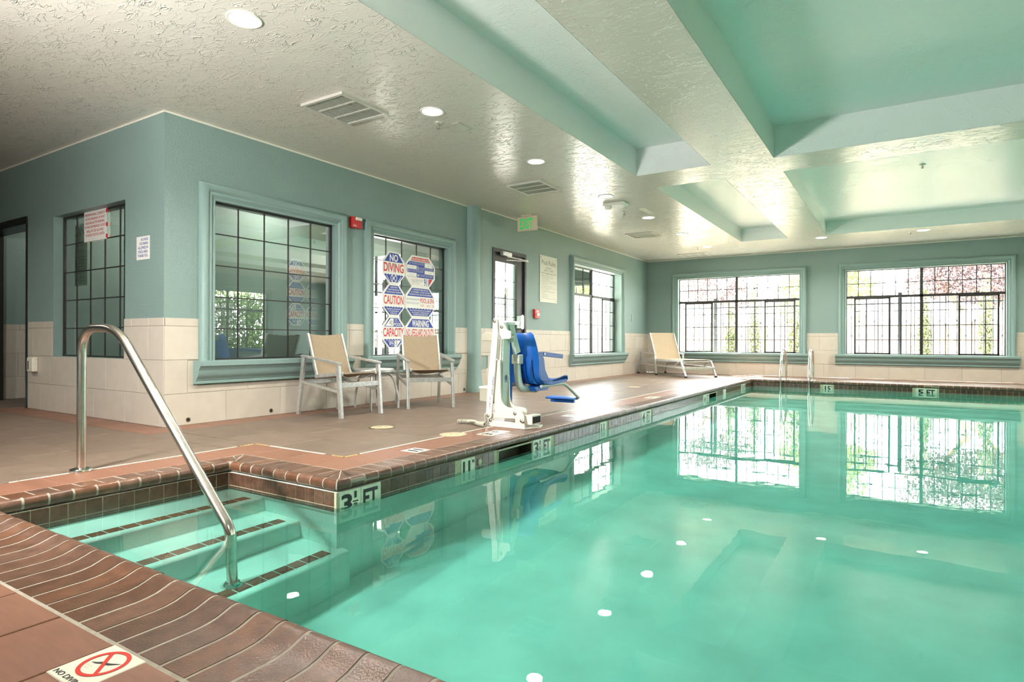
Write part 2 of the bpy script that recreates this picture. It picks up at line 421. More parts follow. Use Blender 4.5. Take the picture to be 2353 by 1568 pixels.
wl = struct('wall_west', wall_mb(TW, .2, 4.66, 0, H, .22, [W1, W2]), 'teal')
wl2 = struct('wall_west.001', wall_mb(TW2, 4.55, YN, 0, H, .26, [DOOR, W3]), 'teal')
wn_ = struct('wall_north', wall_mb(TN, -.2, XE+.2, 0, H, .26, [F1, F2, F3]), 'teal')
we = struct('wall_east', wall_mb(TE, YS, YN+.26, 0, H, .26, [E1, E2, E3]), 'teal')
ws = struct('wall_south', wall_mb(TS, -6.2, XE+.2, 0, H, .2, []), 'teal')
wr = struct('wall_southwest', wall_mb(TR, -6.2, 0.0, 0, H, .20, [RW, LDOOR]), 'teal')
wo = struct('wall_southwest_end', MB().box(-6.4, YS, 0, -6.2, 0.2, H), 'teal')
# wainscot tiles
wainscot(wl, TW, 0.0, 4.66, [casing_rect(W1), sill_rect(W1), casing_rect(W2), sill_rect(W2)], (-.026, .209, -.30, .008))
wainscot(wl2, TW2, 4.62, YN, [(DOOR[0], DOOR[1], 0, 2), casing_rect(W3), sill_rect(W3), (4.735, 4.905, .33, .555)], (7.342, 7.101, 7.513, 7.255))
wainscot(wn_, TN, .08, XE, [casing_rect(F1), sill_rect(F1), casing_rect(F2), sill_rect(F2), casing_rect(F3), sill_rect(F3)], (2.278-.605*3.08, 3.764, 4.0, 3.994))
wainscot(wr, TR, LDOOR[1]+.05, 0.009, [RW], (-.66, -.414, -.248, -.238))
# column at the joint of the two west walls: a round-nosed pilaster, flared and worn at its foot
prof = []
cm = MB(); ring = lambda r: [(.0, 4.47-r), (.05+r, 4.48-r), (.095+r, 4.51-r), (.115+r, 4.56), (.115+r, 4.64), (.10+r, 4.70+r), (.07+r, 4.73+r), (0, 4.735+r)]
lev = [(0, .03), (.05, .03), (.12, .018), (.3, .006), (.5, .0), (H, .0)]
vs = []; n8 = 8
for z, r in lev: vs += [(x, y, z) for x, y in ring(r)]
cm.add(vs, [(i*n8+k, i*n8+(k+1) % n8, (i+1)*n8+(k+1) % n8, (i+1)*n8+k) for i in range(len(lev)-1) for k in range(n8)])
struct('trim_1', cm, 'trim', 50)
# thin bead where walls meet the ceiling
for k, (T, a0, a1) in enumerate(((TW, 0, 4.5), (TW2, 4.6, YN), (TN, .08, XE), (TR, -6.2, 0))):
    struct('trim_%d' % (k+2), MB().box(a0, 0, H-.014, a1, .006, H, T), 'cream')

# ceiling with coffers
COFF = [(2.75, 3.65, -1.6, 4.231, .33), (4.31, 7.45, -1.6, 4.31, .345), (8.11, 9.01, -1.6, 4.231, .33),
        (2.775, 3.65, 4.91, 10.02, .25), (4.315, 7.45, 4.94, 10.02, .25), (8.11, 9.01, 4.91, 10.02, .25)]
TC = lambda a, d, b: (a, b, H-d)
ce = struct('ceiling', wall_mb(TC, -6.2, XE+.1, YS, YN+.1, .04, [(c[0], c[1], c[2], c[3]) for c in COFF]), 'ceil')
for (x0, x1, y0, y1, h) in COFF:
    x0 += .003; x1 -= .003; y0 += .003; y1 -= .003
    mb = MB(); P = [(x0, y0), (x1, y0), (x1, y1), (x0, y1)]
    for (e, th) in ((0, .0), (.03, 0)): pass
    inn = [(x, y, H+.0002) for x, y in P]+[(x, y, H+h) for x, y in P]
    mb.add(inn, [(0, 1, 5, 4), (1, 2, 6, 5), (2, 3, 7, 6), (3, 0, 4, 7), (4, 5, 6, 7)])
    o = obj('coffer', mb, 'coffer', ce)
struct('roof', MB().box(-6.6, YS-.3, H+.45, XE+.4, YN+.4, H+.6), 'stucco')
# roof overhangs outside
struct('eave_1', MB().box(-2.25, 4.9, 2.86, -.2, YN+.27, 3.0), 'stucco')
struct('eave_2', MB().box(-.2, YN+.27, 2.86, XE+1.6, YN+1.55, 3.0), 'stucco')
struct('east_shade_roof', MB().box(XE+.27, YS, 2.86, XE+2.9, YN+1.5, 3.0), 'stucco')  # unseen overhang, deepened to darken what shows outside the east windows
struct('lawn', MB().box(XE+.5, -18, -.12, XE+26, 40, -.10), 'leaf_d')

# ------------------------------------------------------------------ pool geometry
PX, QX, QY, NY, FY, PE, CWD = 2.979, 2.032, -.685, -1.849, 10.05, 8.78, .292
WZ = -.1175
JX, JQ, JY, JN, JF = PX-CWD, QX-CWD, QY+CWD, NY-CWD, FY+CWD    # outer edges of the coping
fl = MB()
def slab(x0, y0, x1, y1, z1=-.004, z0=-.09): fl.box(x0, y0, z0, x1, y1, z1)
slab(-6.2, YS, XE, JN); slab(-6.2, JN, JQ, 4.66); slab(JQ, JY, JX, 4.66); slab(-.05, 4.66, JX, YN); slab(JX, JF, XE, YN); slab(PE+CWD, JN, XE, JF)
floor = struct('floor', fl, 'deck_grout')
def in_view(x, y, z=0, m=60):
    d = Vector((x, y, z))-CAM; dz = d.dot(fw)
    if dz < .3: return False
    u = 1176.5+FPX*d.dot(rr)/dz; v = 784-FPX*d.dot(uu)/dz
    return -m < u < 2353+m and -m < v < 1568+m
_dm = {}
def deck_tile(x0, x1, y0, y1, m, name, z=0., parent=None, th=.012, label=None):
    key = (round(x1-x0, 3), round(y1-y0, 3), m)
    if key not in _dm:
        w2, h2, b = x1-x0, y1-y0, .002; mb = MB()
        mb.add([(0, 0, -th), (w2, 0, -th), (w2, h2, -th), (0, h2, -th), (0, 0, -b), (w2, 0, -b), (w2, h2, -b), (0, h2, -b), (b, b, 0), (w2-b, b, 0), (w2-b, h2-b, 0), (b, h2-b, 0)],
               [(0, 1, 5, 4), (1, 2, 6, 5), (2, 3, 7, 6), (3, 0, 4, 7), (4, 5, 9, 8), (5, 6, 10, 9), (6, 7, 11, 10), (7, 4, 8, 11), (8, 9, 10, 11)])
        _dm[key] = mesh(name, mb, M[m])
    o = inst(name, _dm[key], (x0, y0, z+random.uniform(-.0006, .0006)), parent or floor)
    if label: o['label'] = label
    return o
LINE = .596
LX, LQ, LY = PX-LINE, QX-LINE, QY+LINE
HOLES = []   # (x0,x1,y0,y1) kept free of deck tiles (marker tiles)
def fill(x0, x1, y0, y1, px, py, ox, oy, m, name, stag=False, g=.004, holes=(), lim=True):
    j = math.floor((y0-oy)/py)
    while oy+j*py < y1:
        b0, b1 = max(y0, oy+j*py+g/2), min(y1, oy+(j+1)*py-g/2)
        sh = px/2 if (stag and j % 2) else 0
        i = math.floor((x0-ox-sh)/px)
        while ox+sh+i*px < x1:
            a0, a1 = max(x0, ox+sh+i*px+g/2), min(x1, ox+sh+(i+1)*px-g/2)
            if a1-a0 > .02 and b1-b0 > .02:
                for q in rect_minus((a0, a1, b0, b1), holes):
                    if not lim or any(in_view(*p) for p in ((q[0], q[2]), (q[1], q[2]), (q[0], q[3]), (q[1], q[3]), ((q[0]+q[1])/2, (q[2]+q[3])/2))):
                        deck_tile(q[0], q[1], q[2], q[3], m, name)
            i += 1
        j += 1
G = .002
# brown field
fill(-3.6, LQ-.014, -2.2, -.295, .62, .315, -.31, -.965-.315*4, 'deck', 'deck_tile', True)
fill(.295, LQ-.014, -.295, LY+.001, .62, .315, -.31, -.965-.315*4, 'deck', 'deck_tile', True)
fill(.295, LX-.014, LY+.013, YN-.3, .62, .46, -.20, LY+.013, 'deck', 'deck_tile', True)
# terracotta border along the walls
fill(-3.0, .295, -.29, -.012, .305, .278, -3.0, -.29, 'deck_red', 'border_tile')
fill(.012, .29, -.012, 4.66, .278, .305, .012, -.012, 'deck_red', 'border_tile')
fill(.092, .29, 4.66, YN-.02, .20, .61, .09, 4.66, 'deck_red', 'border_tile')
fill(.295, JX+6, YN-.295, YN-.015, .61, .28, .295, YN-.295, 'deck_red', 'border_tile')
fill(JX, 8.8, JF+.005, YN-.3, .62, .35, JX, JF+.005, 'deck', 'deck_tile', True)
# marker tiles set in the border beside the coping
DM = [(JX-.157, JX-.006, .285, .436), (JX-.157, JX-.006, 1.19, 1.49), (JX-.157, JX-.006, 2.68, 2.83), (JX-.157, JX-.006, 5.10, 5.40), (JX-.157, JX-.006, 6.62, 6.78), (3.812, 3.963, JN-.153, JN-.004)]
fill(LQ+.014, JQ-.004, -2.2, LY+.001, .29, .305, LQ+.014, -2.36, 'deck_red', 'border_tile')
fill(LQ+.014, LX+.3, JY+.004, LY-.013, .305, .29, LX+.014-.305*9, JY+.004, 'deck_red', 'border_tile')
fill(LX+.014, JX-.004, LY-.012, YN-.3, .29, .61, LX+.014, .31-.61*2, 'deck_red', 'border_tile', holes=DM)
fill(1.6, 5.4, JN-.304, JN-.004, .297, .30, 3.812-.297*8, JN-.304, 'deck_red', 'border_tile', holes=DM, g=.006, lim=False)
fill(1.6, 5.4, JN-1.26, JN-.31, .62, .315, 1.6, JN-1.26, 'deck', 'deck_tile', True, lim=False)
# white mosaic line: short pale pieces with dark gaps
ml = struct('trim_6')
def mosaic(p, q, step):
    p, q = V3(p), V3(q); d = (q-p); L_ = d.length; d.normalize(); n = int(L_/step)
    mb = MB().box(-step*.5+.0035, -.0115, -.008, step*.5-.0035, .0115, 0); me = mesh('mosaic_piece', mb, M['line'])
    for k in range(n):
        c = p+d*(k+.5)*step
        if in_view(c.x, c.y): inst('mosaic_piece', me, (c.x, c.y, .0005), ml, math.atan2(d.y, d.x))
mosaic((LQ, LY-.15, 0), (LQ, -1.62, 0), .024*2); mosaic((LQ+.16, LY, 0), (LX-.14, LY, 0), .15); mosaic((LX, LY+.14, 0), (LX, YN-.35, 0), .305)
# rust-stained gaps at the line's corners
ms = MB(); 
for (x, y) in [(LQ, LY-.03-.028*k) for k in range(4)]+[(LQ+.02+.028*k, LY) for k in range(5)]+[(LX-.02-.028*k, LY) for k in range(4)]+[(LX, LY+.02+.028*k) for k in range(4)]:
    ms.box(x-.009, y-.009, -.008, x+.009, y+.009, .0005)
obj('stained_mosaic', ms, mat('stained_mosaic', (.55, .38, .14), .6), ml, kind='stuff')

# coping bricks -----------------------------------------------------
CP = [(.03, -.034), (.010, -.028), (.002, -.016), (0, -.002), (.001, .010), (.006, .020), (.014, .0265), (.026, .029), (.042, .0265), (.062, .0185), (.085, .0100), (.112, .0045), (.145, .0015), (.288, .0), (.288, -.034)]
cope = struct('trim_7')
def brick_mb(t0, t1, c0, s0, c1, s1, TB, pr):
    """profile swept from t0 to t1; mitres: t >= c0 + s0*w and t <= c1 + s1*w"""
    n = len(pr); A = []; B = []
    for (w_, z_) in pr:
        lo = -1e9 if c0 is None else c0+s0*w_; hi = 1e9 if c1 is None else c1+s1*w_
        a = min(max(t0, lo), hi); b = min(max(t1, lo), hi); A.append(TB(a, w_, z_)); B.append(TB(b, w_, z_))
    return MB().add(A+B, [tuple(range(n)), tuple(range(n, 2*n))[::-1]]+[(i, n+i, n+(i+1) % n, (i+1) % n) for i in range(n)])
def run(TB, ta, tb, pitch, c0, s0, c1, s1, gap=.0105, phase=0., parts=(-1e9, 1e9)):
    rest = MB(); t = ta-pitch*4+phase; glo = ta-.34 if s0 < 0 else ta; ghi = tb+.34 if s1 > 0 else tb
    while t < tb+pitch*4:
        a, b = t+gap/2, t+pitch-gap/2; jig = random.uniform(-.0012, .0012)
        lo = c0+min(0, s0*.288); hi = c1+max(0, s1*.288)
        if b > lo+.01 and a < hi-.01:
            wj = random.uniform(-.001, .0015)
            mb = brick_mb(a+jig, b+jig, c0+gap/2, s0, c1-gap/2, s1, TB, [(w_+wj*(1 if w_ < .1 else 0), z_+(jig*.6 if z_ > -.03 else 0)) for w_, z_ in CP])
            m_ = TB((a+b)/2, .1, 0)
            if parts[0] <= t <= parts[1]: obj('coping_brick', mb, 'brick', cope, 40)
            else: rest.add(mb.v, mb.f)
        t += pitch
    if rest.v: obj('coping_bricks', rest, 'brick', cope, 40, kind='stuff')
    g = brick_mb(c0+min(0, s0*.3), c1+max(0, s1*.3), c0, s0, c1, s1, TB, [(.032, -.0338), (.012, -.0275), (.0035, -.0157), (.0014, -.002), (.0024, .0095), (.0073, .0191), (.0148, .0253), (.026, .0277), (.0415, .0252), (.0615, .0172), (.0845, .0088), (.1118, .0034), (.145, .0003), (.300, -.0012), (.300, -.034)])
    obj('coping_grout', g, 'grout', cope, 40)
run(lambda t, w_, z_: (PX-w_, t, z_), QY, FY, .1035, QY, 1., FY, 1., parts=(-2, 8.3))                 # long edge
run(lambda t, w_, z_: (t, QY+w_, z_), QX, PX, .1045, QX, -1., PX, -1.)                              # far side of the step nook
run(lambda t, w_, z_: (QX-w_, t, z_), NY, QY, .1045, NY, -1., QY, 1., phase=.02)                    # head of the step nook
run(lambda t, w_, z_: (t, NY-w_, z_), QX, PE, .1025, QX, -1., PE, 1., gap=.011, phase=.03, parts=(1.5, 5.2))   # near edge
run(lambda t, w_, z_: (t, FY+w_, z_), PX, PE, .103, PX, -1., PE, 1., parts=(2.5, 7.6))               # far edge
run(lambda t, w_, z_: (PE+w_, t, z_), NY, FY, .103, NY, -1., FY, 1., parts=(99, 100))                # right edge, out of the picture

# basin --------------------------------------------------------------
ZA, ZB = -1.19, -1.72
def zf(y): return ZA if y < 1 else ZA+(ZB-ZA)*(y-1)/(FY-1)
bm_ = MB()
def wallstrip(p, q, z1):
    (x0, y0), (x1, y1) = p, q; bm_.add([(x0, y0, -2.2), (x1, y1, -2.2), (x1, y1, z1), (x0, y0, z1)], [(0, 1, 2, 3)])
loop = [(QX, NY), (PE, NY), (PE, FY), (PX, FY), (PX, QY), (QX, QY)]
basin = MB(); e = .16
# walls as slabs standing behind the water face, so the basin has real thickness
def bw(x0, y0, x1, y1): basin.box(x0, y0, -2.2, x1, y1, -.036)
SK1, SK2 = (.851, 1.34), (6.79, 7.23)
bw(QX-e, NY-e, PE+e, NY); bw(PE, NY, PE+e, FY); bw(PX-e, FY, PE+e, FY+e); bw(QX-e, NY, QX, QY+e); bw(QX, QY, PX, QY+e)
for a, b in ((QY+e, SK1[0]), (SK1[1], SK2[0]), (SK2[1], FY)): bw(PX-e, a, PX, b)
for a, b in (SK1, SK2): basin.box(PX-e, a, -2.2, PX, b, -.20); basin.box(PX-e, a, -.045, PX, b, -.036)
basin.box(QX-e, NY-e, -2.3, PE+e, 1.0, ZA)
basin.add([(QX-e, 1, -2.3), (PE+e, 1, -2.3), (PE+e, FY+e, -2.3), (QX-e, FY+e, -2.3), (QX-e, 1, ZA), (PE+e, 1, ZA), (PE+e, FY+e, ZB), (QX-e, FY+e, ZB)],
          [(0, 3, 2, 1), (4, 5, 6, 7), (0, 1, 5, 4), (1, 2, 6, 5), (2, 3, 7, 6), (3, 0, 4, 7)])
pool = struct('pool_basin', basin, 'plaster')
# skimmer throats
for (a, b) in (SK1, SK2):
    t = MB().box(PX-.135, a, -.26, PX-.12, b, -.04).box(PX-.13, a, -.205, PX-.003, b, -.19).box(PX-.13, a-.01, -.26, PX-.005, a+.004, -.04).box(PX-.13, b-.004, -.26, PX-.005, b+.01, -.04).box(PX-.13, a, -.042, PX-.005, b, -.036)
    obj('skimmer_throat', t, 'throat', pool)
    obj('skimmer_frame', MB().box(PX, a-.012, -.17, PX+.005, a, -.036).box(PX, b, -.17, PX+.005, b+.012, -.036).box(PX, a-.012, -.047, PX+.006, b+.012, -.036), 'wgrout', pool)
# steps with rounded noses
STEPS = [(2.375, -.215), (2.685, -.485), (3.045, -.755)]
for (xe, z) in STEPS:
    r = .035; pr = [(QX, -1.6), (xe, -1.6), (xe, z-r)]+[(xe-r+r*math.cos(t), z-r+r*math.sin(t)) for t in [PI/8*k for k in range(1, 5)]]+[(QX, z)]
    y1 = QY if xe < PX else QY+.03
    obj('step', MB().prism(pr, NY, y1, lambda a, d, b: (a, d, b)), 'plaster', pool, 40)
    t = MB().box(0, 0, -.004, .069, .0695, .0025); me = mesh('step_tile', t, M['steptile'])
    y = QY-.125
    while y > NY-.01:
        inst('step_tile', me, (xe-r-.079, y, z), pool); y -= .0755
# waterline tiles
TP = .0772; wt = mesh('waterline_tile', MB().add([(0, 0, 0), (TP-.005, 0, 0), (TP-.005, 0, .073), (0, 0, .073), (0, .0045, .0), (TP-.005, .0045, 0), (TP-.005, .0045, .073), (0, .0045, .073)],
          [(4, 5, 6, 7), (0, 1, 5, 4), (1, 2, 6, 5), (2, 3, 7, 6), (3, 0, 4, 7)]), M['wtile'])
wband = MB(); rest = MB()
def tileline(P, a0, a1, rot, face, skip=(), pmin=-1e9, pmax=1e9, first=None):
    """P(a) -> xy of the water face at a; tiles are proud of it"""
    a = a0 if first is None else first
    while a < a1-.02:
        b = min(a+TP-.005, a1)
        if not any(s[0]-.03 < a+TP/2 < s[1]+.03 for s in skip) and b-a > .06:
            x, y = P(a)
            if pmin <= a <= pmax:
                o = inst('waterline_tile', wt, (x, y, -.108), pool, rot)
            else:
                Mx = Matrix.Rotation(rot, 3, 'Z')
                vv = [Mx @ Vector(v.co) + Vector((x, y, -.108)) for v in wt.vertices]; rest.add(vv, [tuple(p.vertices) for p in wt.polygons])
            Mx = Matrix.Rotation(rot, 3, 'Z')
            vv = [Mx @ Vector(v.co) + Vector((x, y, -.186)) for v in wt.vertices]; rest.add(vv, [tuple(p.vertices) for p in wt.polygons])
        a += TP
MK = [(-.672, -.364), (.391, .553), (1.352, 1.654), (2.663, 2.825), (3.814, 4.134), (6.456, 6.76), (7.66, 7.83), (9.121, 9.429)]
tileline(lambda a: (PX, a+TP-.005), QY+.322, FY, -PI/2, 0, MK+[SK1, SK2], pmax=6.3)                            # long face looks +X
tileline(lambda a: (a+TP-.005, QY), QX+.006, PX-.005, PI, 0)                                              # nook far face looks -Y
tileline(lambda a: (QX, a+TP-.005), NY, QY-.004, -PI/2, 0)                                                # nook head looks +X
MF = [(4.272, 4.428), (5.732, 6.042)]
tileline(lambda a: (a+TP-.005, FY), PX+.006, PE, PI, 0, MF, pmax=7.4)
tileline(lambda a: (a, NY), QX, PE, 0, 0, pmin=99)
tileline(lambda a: (PE, a), NY, FY, PI/2, 0, pmin=99)
obj('waterline_tiles', rest, 'wtile', pool, kind='stuff')
gb = MB(); t_ = .0015
for (x0, y0, x1, y1) in ((QX, NY, PE, NY+t_), (PE-t_, NY, PE, FY), (PX, FY-t_, PE, FY), (QX, NY, QX+t_, QY), (QX, QY-t_, PX+t_, QY)): gb.box(x0, y0, -.19, x1, y1, -.0345)
for a, b in ((QY-t_, SK1[0]-.012), (SK1[1]+.012, SK2[0]-.012), (SK2[1]+.012, FY)): gb.box(PX, a, -.19, PX+t_, b, -.0345)
obj('waterline_grout', gb, 'wgrout', pool)
# vacuum eyelet beside the skimmer
obj('return_eyelet', MB().lathe([(.012, 0), (.022, 0), (.022, .006), (.012, .008)], (PX+.005, .605, -.083), 14, lambda x, y, z: (z, x, y)), 'wgrout', pool, 40)

# depth markers: white tiles with black figures (figures lie on the tile)
TL_ = lambda a, d, z: (PX+d, a, z)           # long face: reads along +Y
TF_ = lambda a, d, z: (a, FY-d, z)           # far face: reads along +X
def marker(T, a0, a1, figs, lab, bold=.02):
    mb = MB(); n = 2 if a1-a0 > .2 else 1
    for k in range(n):
        s = (a1-a0)/n; mb.box(a0+k*s+.002, 0, -.185, a0+(k+1)*s-.002, .0055, -.036, T)
    o = obj('depth_marker', mb, 'white2', pool, label=lab, kind='stuff' if n == 2 else None)
    f = MB()
    for (s, ca, b0, wd, he, bo) in figs: f.text(s, a0+ca, b0, wd, he, .0062, T, bo)
    obj('depth_figures', f, 'black', o, kind='stuff')
def f35(): return [('3', .012, -.150, .078, .098, .03), ('1', .104, -.083, .018, .036, .02), ('2', .098, -.150, .034, .040, .01), ('FT', .170, -.150, .112, .098, .03), ('-', .094, -.112, .040, .014, .03)]
marker(TL_, -.672, -.364, f35(), 'white tile reading 3 1/2 FT at pool corner')
marker(TL_, .391, .553, [('1', .020, -.150, .024, .098, .025), ('1', .080, -.150, .024, .098, .025), ('.', .056, -.150, .014, .014, .03), ('M', .124, -.075, .026, .026, .015)], 'white tile reading 1.1 M left of the skimmer')
marker(TL_, 1.352, 1.654, f35(), 'white tile reading 3 1/2 FT right of the skimmer')
marker(TL_, 2.663, 2.825, [('1', .024, -.150, .024, .098, .025), ('1', .080, -.150, .024, .098, .025)], 'white tile reading 11')
f4 = lambda: [('4', .03, -.150, .084, .098, .03), ('FT', .170, -.150, .112, .098, .03)]
marker(TL_, 3.814, 4.134, f4(), 'white tile reading 4 FT')
marker(TL_, 6.456, 6.76, f4(), 'white tile reading 4 FT beside far skimmer')
marker(TL_, 7.66, 7.83, [('1', .03, -.150, .024, .098, .025)], 'white tile reading 1')
marker(TL_, 9.121, 9.429, [('5', .03, -.150, .084, .098, .03), ('FT', .170, -.150, .112, .098, .03)], 'white tile reading 5 FT near the far corner')
marker(TF_, 4.272, 4.428, [('1', .022, -.150, .022, .092, .025), ('5', .066, -.150, .056, .092, .025), ('M', .126, -.078, .022, .022, .01)], 'white tile reading 15 on far edge')
marker(TF_, 5.732, 6.042, [('5', .034, -.150, .080, .092, .03), ('FT', .160, -.150, .120, .092, .03)], 'white tile reading 5 FT on far edge')

# deck markers
def deck_marker(r, lab, draw):
    o = deck_tile(r[0], r[1], r[2], r[3], 'white', 'marker_tile', label=lab)
    f = MB(); draw(f, r); obj('marker_figures', f, 'black', o, kind='stuff').location = -Vector(o.location)
    ORG_fix = None
    return o
TX = lambda r: (lambda a, d, b: (r[1]-b, r[2]+a, .0012))   # reads along +Y, up towards -X
deck_marker(DM[0], 'white deck tile reading 11', lambda f, r: f.text('1', .035, .03, .022, .09, 0, TX(r), .025).text('1', .09, .03, .022, .09, 0, TX(r), .025))
deck_marker(DM[1], 'white deck tile reading 3 1/2 FT', lambda f, r: f.text('3', .02, .03, .07, .09, 0, TX(r), .03).text('1', .105, .085, .016, .035, 0, TX(r), .02).text('2', .10, .03, .03, .035, 0, TX(r), .02).text('FT', .17, .03, .10, .09, 0, TX(r), .03))
deck_marker(DM[2], 'white deck tile behind pool lift', lambda f, r: f.text('1', .035, .03, .022, .09, 0, TX(r), .025).text('1', .09, .03, .022, .09, 0, TX(r), .025))
deck_marker(DM[3], 'white deck tile reading 4 FT', lambda f, r: f.text('4 FT', .04, .03, .22, .09, 0, TX(r), .03))
deck_marker(DM[4], 'far white deck tile', lambda f, r: f.text('1', .06, .03, .022, .09, 0, TX(r), .025))
# NO DIVING tile in the foreground: red ring, slash, diver, ripples
r = DM[5]; TD = lambda a, d, b: (r[0]+a, r[2]+b, .0012+d)
nd = deck_tile(r[0], r[1], r[2], r[3], 'white', 'marker_tile', label='white no diving tile with red ring and diver')
def nd_part(name, f, m): 
    o = obj(name, f, m, nd, kind='stuff'); o.location = -Vector(nd.location)
c = (.0775, .088)
fg = MB(); 
def stroke(mb, p, q, wd, d): 
    (x0, y0), (x1, y1) = p, q; L_ = math.hypot(x1-x0, y1-y0); nx, ny = -(y1-y0)/L_*wd/2, (x1-x0)/L_*wd/2
    mb.poly([(x0+nx, y0+ny), (x0-nx, y0-ny), (x1-nx, y1-ny), (x1+nx, y1+ny)], d, TD)
fg.poly([(c[0]-.036, c[1]-.012), (c[0]-.02, c[1]-.004), (c[0]-.010, c[1]+.004), (c[0]-.002, c[1]+.004), (c[0]+.014, c[1]+.009), (c[0]+.040, c[1]+.022), (c[0]+.016, c[1]+.001), (c[0]+.004, c[1]-.002), (c[0]-.006, c[1]-.004), (c[0]-.018, c[1]-.010)], .0002, TD)
fg.text('NO DIVING', .012, .009, .128, .0135, .0002, TD, .01)
nd_part('marker_figures', fg, 'black')
fr_ = MB().ring(c[0], c[1], .046, .056, .0004, TD, 48); stroke(fr_, (c[0]-.034, c[1]+.034), (c[0]+.034, c[1]-.034), .0095, .0006)
nd_part('red_ring', fr_, 'redring')
fw_ = MB()
for yy in (-.020, -.028): 
    w_ = [(c[0]-.036+.030*k/18, c[1]+yy-.004*abs(math.sin(k/6*PI))) for k in range(19)]; fw_.poly(w_+[(x, y+.0009) for x, y in w_[::-1]], .0002, TD)
nd_part('ripple_marks', fw_, mat('ripple_print', (.45, .38, .28), .6))

# water ----------------------------------------------------------------
wb = MB(); e2 = .008
lp = [(QX-e2, NY-e2), (PE+e2, NY-e2), (PE+e2, FY+e2), (PX-e2, FY+e2), (PX-e2, QY+e2), (QX-e2, QY+e2)]
wb.add([(x, y, WZ) for x, y in lp]+[(x, y, -2.25) for x, y in lp]+[(x, y, WZ) for x, y in lp], [(12, 13, 14, 15, 16, 17), (11, 10, 9, 8, 7, 6)]+[(i, i+6, (i+1) % 6+6, (i+1) % 6) for i in range(6)])
wo_ = obj('pool_water', wb, 'water', kind='stuff')
wo_.data.polygons.foreach_set('use_smooth', [True]*len(wo_.data.polygons)); wo_.cycles.is_caustics_caster = True
for o in [pool]+list(pool.children)+[g for c in pool.children for g in c.children]: o.cycles.is_caustics_receiver = True
tag(wo_, 'clear green water filling the pool and step nook', 'water', kind='stuff')

# ------------------------------------------------------------------ windows and doors
def casing_sweep(T, w, cwid, top=.0):
    a0, a1, z0, z1 = w; k = cwid/.15
    pr = [(-.004, -.02), (-.004, .022), (.012*k, .026), (.020*k, .020), (.034*k, .030), (.044*k, .040), (.058*k, .040), (.066*k, .036), (.080*k, .052), (.100*k, .064), (.120*k, .066), (.138*k, .056), (.150*k, .030), (.150*k, .0)]
    mb = MB(); n = len(pr); vs = []
    for (o, d) in pr:
        vs += [T(a0-o, d, z0-.01), T(a0-o, d, z1+o), T(a1+o, d, z1+o), T(a1+o, d, z0-.01)]
    fs = []
    for i in range(n):
        j = (i+1) % n
        for s in range(3): fs.append((i*4+s, i*4+s+1, j*4+s+1, j*4+s))
    return mb.add(vs, fs)
SILL = [(0, 0), (.118, 0), (.128, -.008), (.128, -.046), (.118, -.052), (.112, -.066), (.100, -.078), (.094, -.098), (.088, -.126), (.074, -.150), (.058, -.164), (.054, -.178), (.046, -.182), (.046, -.212), (0, -.216)]
def sill_mb(T, a0, a1, z):
    n = len(SILL); mb = MB(); vs = [T(a0, d, z+h) for d, h in SILL]+[T(a1, d, z+h) for d, h in SILL]
    return mb.add(vs, [tuple(range(n)), tuple(range(n, 2*n))[::-1]]+[(i, n+i, n+(i+1) % n, (i+1) % n) for i in range(n)])
